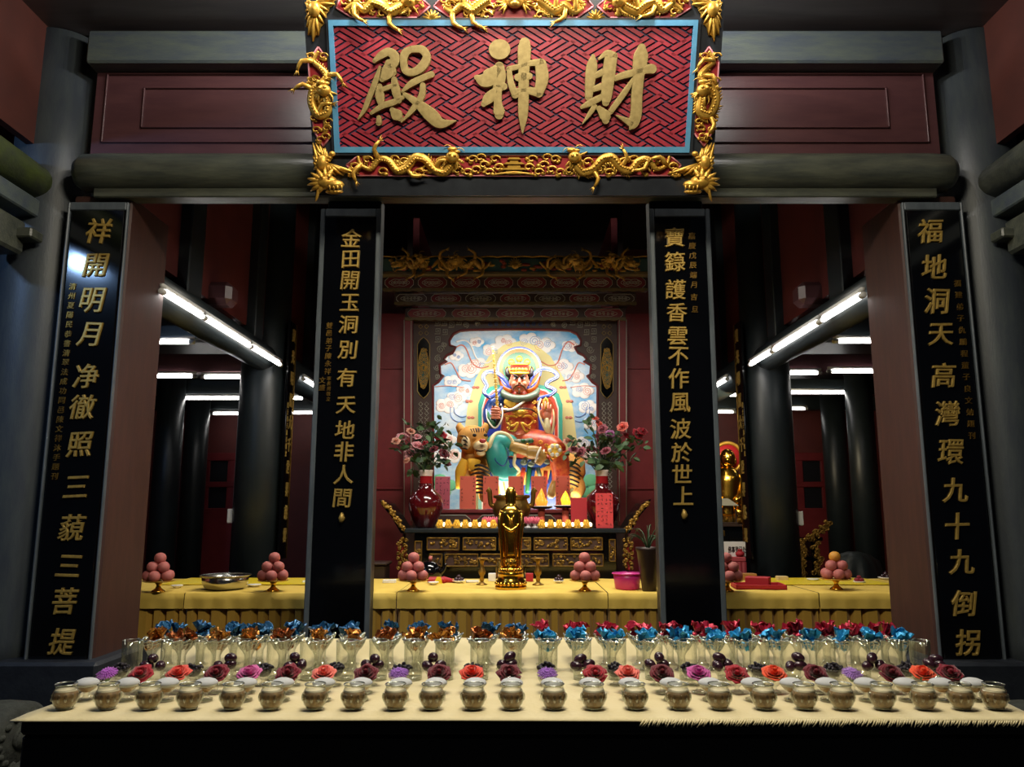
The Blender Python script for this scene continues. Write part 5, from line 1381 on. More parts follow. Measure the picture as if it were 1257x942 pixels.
m = M(); m.tube([q(617, 507, .2), q(628, 504.5, .28), q(640, 502, .29), q(652, 503, .26), q(660, 509, .15)], R_(.8, .9, .9, .9, .7), 6, smooth=5); dp('armour_edge', m, 'black')
# collar and scarf
m = M(); m.tube([q(615, 478, .08), q(619, 484, .14), q(628, 488.5, .2), q(638, 490, .23), q(648, 488.5, .2), q(657, 484, .14), q(661, 478, .08)], R_(2.5, 4.2, 4.6, 4.8, 4.6, 4.2, 2.5), 12, smooth=5); dp('grey_collar', m, 'grey')
m = M()
for s in (-1, 1): m.tube([q(638+s*8, 489, .16), q(638+s*20, 487, .1), q(638+s*27, 490, .02)], R_(3, 4.5, 3), 10, smooth=4, flat=.6)
dp('shoulder_cape', m, 'tealband')
# arms
m = M(); m.tube([q(620, 489, .02), q(608, 494, .04), q(601, 507, .08), q(603, 519, .2), q(608, 515, .34)], R_(8, 9, 8.5, 8, 5), 12, smooth=4); dp('sword_sleeve', m, 'navy')
m = M(); m.tube([q(599, 513, .25), q(603, 521, .34), q(612, 519, .42), q(614, 510, .42)], R_(2, 3.5, 3.5, 1.5), 10, smooth=4)
m.tube([q(598, 505, .2), q(601, 514, .34), q(608, 522, .42)], R_(1, 3.4, 4.5), 10, smooth=4); dp('cuff', m, 'green')
m = M(); m.tube([q(597, 503, .2), q(599, 516, .38), q(607, 525.5, .47), q(614, 519, .48), q(617, 508, .42), q(615, 496, .3)], R_(.7, 1, 1.1, 1, .9, .5), 8, smooth=5); dp('cuff_edge', m, 'white')
m = M(); m.tube([q(657, 489, .02), q(668, 494, .04), q(675, 506, .06), q(676, 520, .14), q(672, 527, .24)], R_(8, 8.5, 8, 7, 5), 12, smooth=4); dp('raised_sleeve', m, 'red')
m = M(); m.tube([q(664, 490, .2), q(661, 500, .28), q(663, 512, .34), q(669, 526, .36), q(676, 538, .32)], R_(1, 1.3, 1.4, 2, 1.2), 8, smooth=5)
m.tube([q(676, 538, .32), q(679, 526, .33), q(680, 512, .32), q(679, 503, .28)], R_(1.2, 1.5, 1.2, .6), 8, smooth=5); m.tube([q(671, 514, .33), q(672, 526, .34), q(675, 537, .32)], R_(3.5, 4.5, 2), 10, smooth=4); dp('hanging_sleeve', m, 'cream')
m = M()                                                # right fist round the hilt
m.ball(q(608, 508, .40), tuple(R_(5, 5, 6)), 12)
for k in range(4): m.tube([q(603.5, 503+k*3.3, .40), q(607, 503+k*3.3, .50), q(612, 503.5+k*3.2, .50), q(613.5, 504+k*3.2, .43)], R_(1.5, 1.8, 1.7, 1.3), 8, smooth=3)
m.tube([q(605, 500, .42), q(610, 500.5, .50), q(614, 503, .47)], R_(1.7, 1.7, 1.2), 8, smooth=3); dp('sword_hand', m, 'skin')
m = M(); m.ball(q(671, 510, .34), tuple(R_(5.8, 2.6, 7)), 12)   # open raised hand
for x, tx, ty in ((666.5, 665, 496), (669.5, 669.2, 493), (672.5, 673, 494), (675.2, 676.2, 497)): m.tube([q(x, 507, .34), q((x+tx)/2, 501, .36), q(tx, ty, .33)], R_(1.6, 1.5, .9), 8, smooth=3)
m.tube([q(667, 513, .35), q(664, 508, .40), q(664.5, 503, .41)], R_(1.8, 1.6, 1), 8, smooth=3); dp('raised_hand', m, 'skin')
m = M(); m.tube([q(666, 500, .31), q(670, 489, .3), q(674, 500, .31)], R_(1, 1.8, 1), 6, smooth=3); m.tube([q(670, 502, .4), q(671, 495, .42)], R_(1.4, .4), 6, smooth=1); dp('flaming_pearl', m, 'yel')
# sword of stacked segments
sw = M(); n = 12; a, b = q(610.6, 500, .46), q(605, 426, .40)
for k in range(n):
    p0, p1 = a.lerp(b, k/n), a.lerp(b, (k+.88)/n); r = U*(2.2-.9*k/n)
    sw.tube([p0, p1], [r, r*.94], 4, smooth=1); sw.tube([p1, a.lerp(b, (k+1)/n)], [r*1.15, r*1.15], 8, smooth=1)
so = dp('sword_blade', sw, 'yel')
m = M().tube([q(611, 521, .46), q(610.7, 500, .46)], R_(2, 2), 8, smooth=1).ball(q(611.2, 521, .46), tuple(R_(3.4, 3, 2)), 10).tube([q(605, 499.5, .46), q(616, 499, .46)], R_(1.5, 1.5), 8, smooth=1)
part('sword_hilt', m, DS['black'], so, True)
# head
hd = M(); hc = q(637.5, 468, .12)
hd.lathe([(.001, -13.5), (4.5, -13), (8.6, -10), (10.6, -5), (11.4, 0), (11.2, 5), (9.6, 9.5), (6, 12.4), (.001, 13.5)], n=24, sy=.95)
hd.xf(T(hc) @ Matrix.Scale(U, 4))
fz = hc.y-11*U
def fq(x, y, d=0): return Vector((q(x, y, .12).x, fz-d*U, q(x, y, .12).z))
hd.tube([fq(637.5, 465, -1), fq(637.5, 470, 1.6), fq(637.5, 472.5, 2)], R_(1.3, 2, 2), 8, smooth=3)
for s in (-1, 1):
    hd.ball(fq(637.5+s*2, 473, 1), R_(1.5)[0], 8); hd.ball(fq(637.5+s*6, 473, -1.2), tuple(R_(3.4, 2.6, 3.4)), 10)
    hd.ball(q(637.5+s*11.2, 470, .12), tuple(R_(1.6, 2.2, 4)), 10)
    hd.tube([fq(637.5+s*2, 463.5, .5), fq(637.5+s*5.5, 463, .3), fq(637.5+s*8.5, 461.6, -2)], R_(1.4, 1.6, 1), 8, smooth=3)
ho = dp('head', hd, 'skin')
def hp(n_, m_, c_): return part(n_, m_, DS[c_], ho, True)
m = M()
for s in (-1, 1): m.ball(fq(637.5+s*4.6, 466.8, -.2), tuple(R_(2.5, 1.5, 1.7)), 10)
hp('eye', m, 'white')
m = M()
for s in (-1, 1):
    m.ball(fq(637.5+s*4.2, 466.8, .7), tuple(R_(1.2, 1, 1.3)), 8)
    m.tube([fq(637.5+s*1.8, 465.6, 1.2), fq(637.5+s*5, 463.2, 1.4), fq(637.5+s*9.4, 459.8, -1)], R_(.7, 1.4, .5), 6, smooth=3)
    m.tube([fq(637.5+s*7, 465.2, .3), fq(637.5+s*4.5, 464.9, 1.2), fq(637.5+s*2.2, 466.8, .9)], R_(.4, .5, .4), 6, smooth=3)
hp('brows', m, 'black')
m = M()
for s in (-1, 1): m.tube([fq(637.5+s*.8, 474.6, 1.8), fq(637.5+s*4, 475.2, 1.5), fq(637.5+s*7, 478.4, .2), fq(637.5+s*7.4, 481, -.6)], R_(1, 1.4, 1.2, .3), 8, smooth=4)
m.tube([fq(637.5, 479.5, .6), fq(637.5, 483, .4), fq(637.5, 485.5, .6)], R_(1.2, 1.5, .4), 8, smooth=3); hp('moustache', m, 'brown')
m = M(); m.tube([fq(635, 476.7, 1.3), fq(637.5, 477.2, 1.7), fq(640, 476.7, 1.3)], R_(.5, .9, .5), 8, smooth=3); hp('mouth', m, 'crown')
m = M().box((q(626.8, 0, .12).x, hc.y-8*U, q(0, 460.5, .12).z), (q(648.4, 0, .12).x, hc.y+6*U, q(0, 449, .12).z), 0, 2*U); co = hp('crown', m, 'crown')
m = M(); m.tube([fq(626.4, 459.5, -3), fq(632, 460.6, .3), fq(637.5, 461, 1), fq(643, 460.6, .3), fq(648.8, 459.5, -3)], R_(1.6, 2, 2.2, 2, 1.6), 8, smooth=4)
for k in range(5): m.ball(fq(629.5+k*4, 456, .2-abs(k-2)*.6), tuple(R_(2, 1.4, 2.4)), 8)
m.tube([fq(627, 449, -2), fq(648, 449, -2)], R_(1.1, 1.1), 6, smooth=1)
part('crown_band', m, DS['gold'], ho, True)
m = M()
for s in (-1, 1): m.tube([q(637.5+s*10.5, 462, .12), q(637.5+s*14, 460, .12), q(637.5+s*15, 454, .12), q(637.5+s*14.6, 450, .1)], R_(2.6, 3.4, 2, .4), 8, smooth=3); m.tube([q(637.5+s*11.5, 462, .1), q(637.5+s*12.4, 468, .1)], R_(2.4, 1), 8, smooth=2)
hp('hat_wing', m, 'black')
# round painted halo
hcx, hcz = q(637.5, 453, -.3).x, q(637.5, 453, -.3).z; hy = DY+.3
def disc(r, d0, d1): return M().prism([(hcx+r*U*cos(2*pi*k/48), hcz+r*U*sin(2*pi*k/48)) for k in range(48)], d0, d1, FR(hy))
hl = dp('halo', disc(21.5, .02, .03), 'green')
part('lavender_ring', disc(29, -.03, 0), DS['lav'], hl, True); part('white_ring', disc(27, 0, .01), DS['white'], hl, True); part('orange_ring', disc(26, .01, .02), DS['orange'], hl, True)
m = M()
for k in range(7):
    a = pi/2+(k-3)*.80; c = (hcx+14*U*cos(a), hcz-1*U+13.5*U*sin(a)); m.merge(M().lathe([(.001, 0), (4.2*U, 0), (4*U, .015), (2*U, .022), (.001, .024)], n=18), T((c[0], hy-.03, c[1])) @ RX(pi/2))
part('yellow_discs', m, DS['yel'], hl, True)
m = M()
for s in (-1, 1): m.tube([q(637.5+s*9, 482, .0), q(637.5+s*20, 476, -.05), q(637.5+s*26, 462, -.12)], R_(5, 4, .8), 8, smooth=4, flat=.4)
part('flame_petals', m, DS['orange'], hl, True)
# floating ribbons
def zq(x, y, d): return q(530+x/4.281, 400+y/4.281, d)
m = M()
m.tube([zq(420, 330, .02), zq(375, 275, -.02), zq(335, 245, .0), zq(290, 245, .05), zq(270, 275, .08), zq(288, 315, .1), zq(276, 350, .14), zq(310, 376, .18), zq(350, 345, .16), zq(370, 320, .1)], R_(2.2, 2.6, 2.6, 2.6, 2.6, 2.6, 2.6, 2.6, 2.4, 1.6), 8, smooth=6, flat=.45, up=(0, 1, 0))
m.tube([zq(500, 330, .02), zq(530, 265, -.02), zq(580, 228, .0), zq(635, 238, .05), zq(660, 268, .08), zq(615, 295, .1), zq(605, 318, .12), zq(648, 340, .14), zq(620, 366, .18), zq(565, 385, .2), zq(556, 440, .2)], R_(2.2, 2.6, 2.6, 2.6, 2.6, 2.4, 2.4, 2.6, 2.4, 2, 1), 8, smooth=6, flat=.45, up=(0, 1, 0))
dp('floating_ribbon', m, 'lav')
m = M()
for dx in (-1.3, 1.3):
    m.tube([zq(372+dx*3, 272, .01), zq(335, 245+dx*5, .03), zq(290, 245+dx*5, .08), zq(270+dx*5, 275, .11), zq(288+dx*5, 315, .13), zq(276+dx*5, 350, .17), zq(310, 376+dx*5, .21)], .26*U, 5, smooth=6)
    m.tube([zq(530+dx*4, 265, .0), zq(580, 228+dx*5, .03), zq(635, 238+dx*5, .08), zq(660+dx*5, 268, .11), zq(615, 295+dx*5, .13), zq(605+dx*5, 318, .15), zq(648+dx*5, 340, .17), zq(620, 366+dx*5, .21)], .26*U, 5, smooth=6)
dp('ribbon_edge', m, 'white')
# hanging skirt ribbons, feet and the dark hem ornaments
for pts, c in (([(604, 560), (603, 580), (607, 600)], 'navy'), ([(610, 566), (614, 590), (618, 610)], 'white'), ([(617, 575), (622, 595), (624, 608)], 'cream'), ([(650, 572), (648, 590), (647, 606)], 'green'), ([(655, 574), (652, 592), (648, 606)], 'navy'), ([(660, 574), (664, 590)], 'grey'), ([(678, 578), (675, 592), (672, 604)], 'navy'), ([(683, 580), (682, 592)], 'white'), ([(689, 580), (690, 592)], 'lav'), ([(670, 578), (669, 594)], 'crown'), ([(643, 574), (640, 592)], 'crown')):
    dp('skirt_ribbon', M().tube([q(x, y, .34-.02*i) for i, (x, y) in enumerate(pts)], [3.2*U, 3.6*U, 3*U][:len(pts)], 8, smooth=3, flat=.5), c)
m = M()
for x, y in ((643, 568), (652, 570), (662, 568), (672, 567), (682, 569)): curl(m, q(x, 0, 0).x, q(0 or x, y).z, 3.4*U, DY-.5, 1.5, 1.0*U, 1, 0); m.ball(q(x, y, .44), tuple(R_(4.4, 3, 3.4)), 10)
dp('hem_scrolls', m, 'grey')
m = M(); m.tube([q(684, 592, .36), q(678, 604, .48), q(676, 609, .56)], R_(7, 6, 4), 10, smooth=3); dp('standing_boot', m, 'tan')

# ------------------------------------------------------------------ tiger
TGM = mat('tiger_fur', '#dfa654', .7, c2='#c98630', scale=8); TGW = mat('tiger_pale', '#e6d0a0', .7); TGY = mat('tiger_yellow', '#f0b830', .7); TGK = mat('tiger_stripe', '#1e1612', .7); TGN = mat('tiger_nose', '#b83a3c', .4)
tg = thing('tiger_statue', 'striped tiger statue crouching beside the seated deity', 'statue', q(585, 612, .3))
m = M()                                                # one body: rump and chest, forelegs, neck and head
m.tube([q(690, 596, -.12), q(702, 582, .05), q(700, 572, .0), q(660, 585, -.1), q(620, 590, -.05), q(592, 585, .15), q(583, 566, .26), q(581, 552, .34)], R_(9, 15, 16, 20, 20, 19, 16, 14), 16, smooth=3)
m.ball(q(580, 540, .42), tuple(R_(18.5, 15, 17)), 20)
m.ball(q(590, 548, .58), tuple(R_(10, 10, 8)), 14); m.ball(q(589, 556, .54), tuple(R_(7, 7, 5)), 12)
for s in (-1, 1): m.tube([q(580+s*13, 530, .40), q(580+s*16, 524, .38), q(580+s*15, 520, .36)], R_(5.5, 4.5, 1.5), 10, smooth=3)
m.tube([q(576, 572, .42), q(573, 592, .48), q(573, 607, .50), q(574, 611, .58)], R_(9, 7, 6.5, 6), 12, smooth=3)
m.tube([q(592, 575, .42), q(594, 592, .46), q(594, 607, .48), q(595, 611, .56)], R_(9, 7, 6.5, 6), 12, smooth=3)
m.tube([q(706, 588, .1), q(712, 600, .18), q(706, 610, .28)], R_(9, 7, 6), 12, smooth=3)
m.tube([q(706, 590, -.1), q(716, 600, -.1), q(712, 590, -.05)], R_(3, 3, 2), 8, smooth=4)
tb_ = part('body', m, TGM, tg, True)
m = M(); m.ball(q(590, 548, .64), tuple(R_(8.4, 7, 6.4)), 12); m.ball(q(590, 556.5, .62), tuple(R_(5.4, 4, 3)), 10); m.ball(q(572, 544, .56), tuple(R_(6, 4, 8)), 10); part('pale_muzzle', m, TGW, tb_, True)
m = M(); m.tube([q(572, 565, .5), q(566, 580, .5), q(564, 600, .46)], R_(6, 7, 4), 10, smooth=4); m.tube([q(582, 565, .56), q(580, 578, .58)], R_(8, 5), 10, smooth=2); part('chest_fur', m, TGY, tb_, True)
m = M(); m.ball(q(592.5, 541.5, .80), tuple(R_(4, 2.6, 2.6)), 10); part('nose', m, TGN, tb_, True)
m = M()
for x in (582.5, 596): m.ball(q(x, 534.5, .66), tuple(R_(2.4, 2, 2)), 8)
m.tube([q(584, 552.5, .80), q(590, 554, .83), q(596, 552, .78)], R_(.5, .9, .5), 6, smooth=4)
for k in range(4):
    m.tube([q(578+k*3, 527-k*.3, .60), q(580+k*2.6, 531, .66)], R_(.9, .3), 5, smooth=1)
    m.tube([q(585+k*3, 527-k*.3, .58), q(586+k*2.4, 530.5, .64)], [.8*U, .3*U], 5, smooth=1)
    m.tube([q(564+k*.6, 535+k*5, .52), q(571, 536+k*5, .62), q(574, 540+k*4, .66)], R_(.4, 1.1, .4), 5, smooth=3)
rr = random.Random(9)
for k in range(8): m.tube([q(578, 574+k*4.6, .60), q(588, 571+k*4.8, .64), q(598, 575+k*4.6, .58), q(602, 579+k*4.4, .46)], R_(.6, 1.3, 1.3, .4), 6, smooth=4)
for k in range(6): m.tube([q(692, 570+k*5, .24), q(700, 567+k*5.4, .30), q(708, 570+k*5.4, .27), q(714, 575+k*5, .14)], R_(.5, 1.2, 1.2, .4), 6, smooth=4)
part('stripe_pattern', m, TGK, tb_, True)

# ------------------------------------------------------------------ black altar desk before the shrine
KY = 8.35; kz = wz(649, KY); x0, x1 = wx(508, 660, KY), wx(757, 660, KY)
dk = thing('altar_desk', 'black altar desk with rows of gold carved panels and upturned gilded ends', 'altar desk', ((x0+x1)/2, KY+.3, 0))
tx0, tx1 = wx(497, 651, KY), wx(768, 651, KY)
part('desk_top', M().box((tx0, KY-.04, kz-.05), (tx1, KY+.75, kz), 0, .01), mat('desk_top', '#23282c', .25), dk, True)
part('carcass', M().box((x0, KY+.02, .1), (x1, KY+.68, kz-.05), 0, .01), BLACK, dk, True)
def carved(xa, ya, xb, yb, seed, par, Y):
    a, b = P(xa, ya, Y), P(xb, yb, Y); m = M(); rr = random.Random(seed); t = .012
    x0_, x1_, z1_, z0_ = a.x, b.x, a.z, b.z
    for lo, hi in (((x0_, Y-.02, z0_), (x1_, Y+.01, z0_+t)), ((x0_, Y-.02, z1_-t), (x1_, Y+.01, z1_)), ((x0_, Y-.02, z0_), (x0_+t, Y+.01, z1_)), ((x1_-t, Y-.02, z0_), (x1_, Y+.01, z1_))): m.box(lo, hi, 0, .003)
    w_, h_ = x1_-x0_-2*t, z1_-z0_-2*t; n = max(5, int(w_*h_/.0016))
    for k in range(n):
        cx_, cz_ = x0_+t+w_*rr.random(), z0_+t+h_*(.15+.7*rr.random())
        if k % 3: m.ball((cx_, Y-.004, cz_), (rr.uniform(.012, .026), .012, rr.uniform(.008, .018)), 7, k=RY(rr.uniform(-1, 1)))
        else: curl(m, cx_, cz_, rr.uniform(.014, .024), Y-.012, 1.3, .005, rr.choice((-1, 1)), rr.uniform(0, 6))
    g = part('carved_panel', m, GOLDD, par, True)
    part('panel_ground', M().box((x0_, Y-.003, z0_), (x1_, Y+.012, z1_)), SHRINEBR, g, True)
for i, (xa, ya, xb, yb) in enumerate(((524, 660, 564, 676), (568, 660, 609, 676), (612, 660, 652, 676), (655, 660, 697, 676), (700, 660, 740, 676), (546, 680, 587, 696), (590, 680, 631, 696), (634, 680, 674, 696), (678, 680, 719, 696), (723, 680, 741, 696), (527, 680, 543, 696), (509, 664, 518, 690), (747, 662, 756, 690))): carved(xa, ya, xb, yb, i, dk, KY)
for s in (0, 1):
    f = mir if s else (lambda p: p)
    cu = wp(f([(500, 653), (492, 646), (484, 634), (478, 624), (470, 618)]), KY); sg = 1 if s else -1
    m = M()
    m.prism(wp(f([(502, 655), (492, 655), (480, 634), (468, 620), (466, 613), (476, 618), (486, 632), (496, 648)]), KY), -.5, 0, FR(KY))
    e = part('upturned_end', m, BLACK, dk, True)
    m = M(); rr = random.Random(s)
    for k in range(26):
        t_ = k/25*(len(cu)-1); i = min(int(t_), len(cu)-2); fr = t_-i
        x, z = cu[i][0]+(cu[i+1][0]-cu[i][0])*fr, cu[i][1]+(cu[i+1][1]-cu[i][1])*fr
        m.ball((x+rr.uniform(-.02, .02), KY-.015, z+rr.uniform(-.025, .025)), (.022, .016, .018), 7); curl(m, x, z, .024, KY-.02, 1, .005, 1, k)
    part('gilded_scrolls', m, GOLDD, e, True)
    m = M()
    for k in range(22):
        x, y = (494+5*sin(k*1.7), 662+k*1.7); x = x if not s else 1265-x; c = P(x, y, KY); m.ball((c.x, KY-.0, c.z), (.022, .02, .02), 7); curl(m, c.x, c.z, .022, KY-.02, 1, .006, 1, k)
    part('corner_carving', m, GOLDD, dk, True)
    part('red_drop', M().prism(wp(f([(487, 672), (499, 672), (497, 700), (489, 700)]), KY), -.05, -.01, FR(KY)), REDPAPER, dk, True)
# ================================================================== ON THE DESK AND BALUSTRADE
FLAME = mat('flame_glow', '#ffb030', .4, emit=(1, .55, .1), es=3.0)
AMBER = mat('amber_crystal', '#e88a18', .25, emit=(1, .42, .05), es=.9)
YAMB = mat('yellow_crystal', '#f0c020', .25, emit=(1, .66, .04), es=1.2)
GLOW = mat('candle_glow', '#fff0c0', .4, emit=(1, .84, .5), es=5.0)
def kp(x, d=.12): p = P(x, 649, KY+d); p.z = kz+.002; return p
FM['pale pink'] = mat('petal_pale_pink', '#e3a0a8', .6, sheen=.2, spec=.3); FM['peach'] = mat('petal_peach', '#d9a08c', .6, spec=.3); FM['dusty rose'] = mat('petal_dusty_rose', '#a8606c', .6, spec=.3); FM['mauve'] = mat('petal_mauve', '#b978a8', .6, spec=.3)
# vases with bouquets
def bouquet(px, yb, seed, blooms, lab, leafspots):
    """leafy artificial bouquet; blooms are (x, y, colour, size in photo pixels)"""
    Yv = KY+.30; base = P(px, 578, Yv); b = thing('flower_bouquet', lab, 'bouquet', base)
    rr = random.Random(seed); st_, lf = M(), M(); u = mpp(550, Yv); i = 0
    for (x, y, c, r) in blooms:
        d = rr.uniform(-.10, .16); p = P(x, y, Yv-d); o = base+Vector((rr.uniform(-.03, .03), 0, -.1))
        st_.tube([o, base+Vector(((p.x-base.x)*.3, (p.y-base.y)*.3, (p.z-base.z)*.5)), p], [.006, .005, .004], 6, smooth=3)
        fm = rose_mesh(r*u, seed*31+i, .16, 5, 1.1); fm.xf(T(p-Vector((0, 0, r*u*.3))) @ RX(.75+rr.uniform(-.3, .3)) @ RY(rr.uniform(-.6, .6)))
        part('bloom', fm, FM[c], b, True, '%s bloom' % c); i += 1
    for (x, y, s) in leafspots:
        for k in range(7):
            d = rr.uniform(-.14, .14); p = P(x+rr.uniform(-7, 7), y+rr.uniform(-7, 7), Yv-d); l = s*u*rr.uniform(1.2, 1.9); a = rr.uniform(0, 6.3)
            t = Matrix.Translation(p) @ RZ(a) @ RX(rr.uniform(-1.2, 1.2)) @ RY(rr.uniform(-1.2, 1.2))
            vs = [(0, 0, 0), (l*.35, l*.28, l*.08), (l*.75, l*.22, l*.06), (l, 0, -l*.05), (l*.75, -l*.22, l*.06), (l*.35, -l*.28, l*.08), (l*.4, 0, -.004), (l*.75, 0, -.006)]
            lf.add([t @ Vector(v) for v in vs], [(0, 1, 6), (1, 2, 7, 6), (2, 3, 7), (0, 6, 5), (6, 7, 4, 5), (7, 3, 4), (0, 5, 4, 3, 2, 1)], rr.choice((0, 0, 1)), False)
        st_.tube([base+Vector((0, 0, -.1)), P((x+px)/2, (y+yb)/2, Yv), P(x, y, Yv)], [.006, .005, .003], 6, smooth=3)
    part('foliage', lf, [LEAF, DLEAF], b, True); part('stems', st_, DLEAF, b, True)
def vase(px, lab):
    Yv = KY+.30; p = P(px, 649, Yv); p.z = kz+.002; u = mpp(620, Yv); z = lambda y: (P(px, y, Yv).z-kz)
    t = thing('vase', lab, 'vase', p)
    part('body', M().lathe([(.001, 0), (11*u, 0), (12*u, .01), (17*u, z(636)), (21*u, z(625)), (21.5*u, z(619)), (19*u, z(610)), (12*u, z(603)), (8.6*u, z(600)), (8*u, z(594))], n=44, cap=False), VASE, t)
    part('neck', M().lathe([(8*u, z(594)), (7.6*u, z(588)), (7.7*u, z(585))], n=36, cap=False), VASEM, t)
    part('lip', M().lathe([(7.7*u, z(585)), (8*u, z(581)), (9*u, z(577.5)), (8.2*u, z(577.5)), (7*u, z(583)), (6.6*u, z(594))], n=36, cap=False), VASET, t)
vase(522, 'dark red glazed vase with a pale lip holding pink peonies on the altar desk')
vase(740, 'dark red glazed vase behind the written red card on the altar desk')
bouquet(522, 575, 3, [(494, 536, 'pale pink', 7), (512, 547, 'pale pink', 7.5), (503, 556, 'pale pink', 6.5), (500, 565, 'peach', 4), (504, 529, 'peach', 5), (486, 541, 'peach', 5), (541, 535, 'crimson', 7), (544, 556, 'dark red', 6), (547, 567, 'dark red', 6), (522, 544, 'crimson', 4), (533, 551, 'dark red', 5), (512, 536, 'pale pink', 5)],
        'pink and dark red flowers with green leaves in the vase beside the tiger', [(505, 523, 7), (520, 530, 8), (530, 528, 8), (537, 545, 8), (517, 562, 9), (528, 565, 9), (538, 568, 8), (548, 545, 9), (553, 552, 8), (495, 548, 7), (510, 570, 8), (536, 522, 7), (542, 527, 6), (488, 546, 5), (525, 550, 9)])
bouquet(740, 575, 5, [(735, 520, 'salmon', 5), (731, 514, 'salmon', 4), (740, 526, 'dusty rose', 6), (749, 532, 'mauve', 6), (757, 545, 'mauve', 6), (765, 523, 'salmon', 6.5), (768, 535, 'crimson', 6), (782, 532, 'crimson', 7), (788, 529, 'crimson', 6), (736, 548, 'dusty rose', 6), (744, 553, 'dusty rose', 6), (726, 551, 'dark red', 6), (698, 541, 'peach', 6), (704, 552, 'dusty rose', 6), (714, 554, 'dusty rose', 6), (722, 568, 'peach', 5), (752, 557, 'dark red', 5), (733, 536, 'dusty rose', 5)],
        'mixed pink, mauve and red flowers in the vase behind the written red card', [(724, 516, 7), (730, 540, 8), (745, 542, 8), (742, 565, 9), (735, 572, 9), (752, 566, 9), (763, 552, 8), (775, 543, 8), (770, 562, 7), (720, 560, 8), (706, 545, 7), (712, 560, 7), (700, 556, 6), (785, 545, 6), (755, 572, 8), (728, 528, 7), (758, 536, 7)])
# cards
def card(x0, x1, y0, y1, Y, m_, lab, ink=True, lean=.05, name='paper_card', group=None):
    a, b = P(x0, y0, Y), P(x1, y1, Y); w_, h_ = b.x-a.x, a.z-b.z
    t = thing(name, lab, 'card', ((a.x+b.x)/2, Y, max(b.z, bz1+.022) if Y > 9.2 else kz+.002), group); rot = RX(-lean)
    part('sheet', M().box((-w_/2, -.004, 0), (w_/2, .004, h_), 0, .002).xf(rot), m_, t)
    if ink:
        k = M(); rr = random.Random(int(x0)); cols = ink if isinstance(ink, int) else 3
        for c in range(cols):
            n = int(h_/.045)
            for r in range(n):
                if rr.random() < .25: continue
                x = -w_*.36+w_*.72*c/max(cols-1, 1); z = h_*.92-r*.045*.95
                for s_ in range(3):
                    dx, dz = rr.uniform(-.008, .008), rr.uniform(-.010, .010)
                    if rr.random() < .5: k.box((x+dx-.009, -.0065, z+dz-.0014), (x+dx+.009, -.0035, z+dz+.0014))
                    else: k.box((x+dx-.0014, -.0065, z+dz-.010), (x+dx+.0014, -.0035, z+dz+.010))
        part('writing', k.xf(rot), INK, t)
Yc = 9.33
for i, (x0, x1, lab) in enumerate(((564.5, 584, 'salmon red written card standing in front of the tiger'), (593, 612, 'salmon red written card behind one curled handle of the burner, on the tiger side'), (624, 643, 'salmon red written card directly behind the head of the standing gold statue'), (652, 671.5, 'salmon red written card behind the amber flame lamp'), (682, 700, 'salmon red written card behind the yellow flame lamp'))):
    card(x0, x1, 586.5, 627, Yc, SALMON, lab, ink=2, group='salmon cards along the balustrade')
card(534, 552, 586, 626, Yc+.02, CARDPINK, 'pink mottled card standing between the peony vase and the tiger', ink=4)
card(700.5, 721, 607, 644, KY+.22, REDPAPER, 'plain deep red card beside the written red card', ink=False)
card(731, 753, 603, 646, KY+.035, mat('written_red_card', '#c83a3e', .6), 'red card with rows of writing in front of the vase', ink=4)
# bronze burner with two tall curled handles
p = kp(628, .38); u = mpp(630, p.y); z = lambda y: P(628, y, p.y).z-kz
t = thing('incense_burner', 'brown bronze incense burner with two curled upright handles behind the gold statue', 'incense burner', p)
part('bowl', M().lathe([(.001, z(642)), (15*u, z(641)), (22*u, z(632)), (24*u, z(624)), (20*u, z(616)), (19*u, z(613)), (22.5*u, z(611.5)), (22.5*u, z(608.5)), (18*u, z(608.5)), (17*u, z(616))], n=36, cap=False), BRASS, t)
for k in range(3):
    a = k*2.094+.5; part('leg', M().tube([(15*u*cos(a), 15*u*sin(a), z(638)), (18*u*cos(a), 18*u*sin(a), z(644)), (17*u*cos(a), 17*u*sin(a), .012)], [5*u, 4*u, 2.4*u], 10, smooth=3), BRASS, t)
for s in (-1, 1): part('handle', M().tube([(s*19*u, 0, z(622)), (s*25*u, 0, z(620)), (s*26.5*u, 0, z(612)), (s*27*u, 0, z(604)), (s*30*u, 0, z(601))], [3*u, 3*u, 3*u, 3.2*u, 3.4*u], 10, smooth=4), BRASS, t)
# flame-shaped glowing crystals on stands
def flame(px, py0, py1, m_, lab, hide):
    Y = KY+.56; b = P(px, py0, Y); t = thing('flame_lamp', lab, 'lamp', (b.x, Y, kz+.002)); zb = b.z-kz; h_ = P(px, py1, Y).z-b.z; rr = random.Random(int(px))
    m = M()
    for k in range(11):
        a, q_ = rr.uniform(0, 6.3), rr.uniform(0, .05); hh = h_*rr.uniform(.45, 1)*(1-q_*6); m.tube([(q_*cos(a), q_*sin(a), zb), (q_*1.4*cos(a), q_*1.4*sin(a), zb+hh*.5), (q_*cos(a), q_*sin(a), zb+hh)], [.02, .026, .002], 6, smooth=1)
    m.tube([(0, 0, zb), (0, 0, zb+h_*.6), (.004, 0, zb+h_)], [.045, .04, .003], 7, smooth=1)
    part('crystal', m, m_, t)
    part('tray', M().lathe([(.001, zb-.03), (.09, zb-.03), (.125, zb-.012), (.125, zb), (.001, zb)], n=30), BLACK, t)
    part('tray_rim', M().lathe([(.124, zb-.006), (.13, zb-.003), (.124, zb+.004)], n=30, cap=False), WHITEP, t)
    part('stem', M().lathe([(.001, 0), (.045, 0), (.045, .004), (.038, .01), (.038, zb-.03)], n=20), SALMON, t)
flame(664.5, 622, 600, AMBER, 'amber flame-shaped lamp glowing on a dark tray on a red stem', 0)
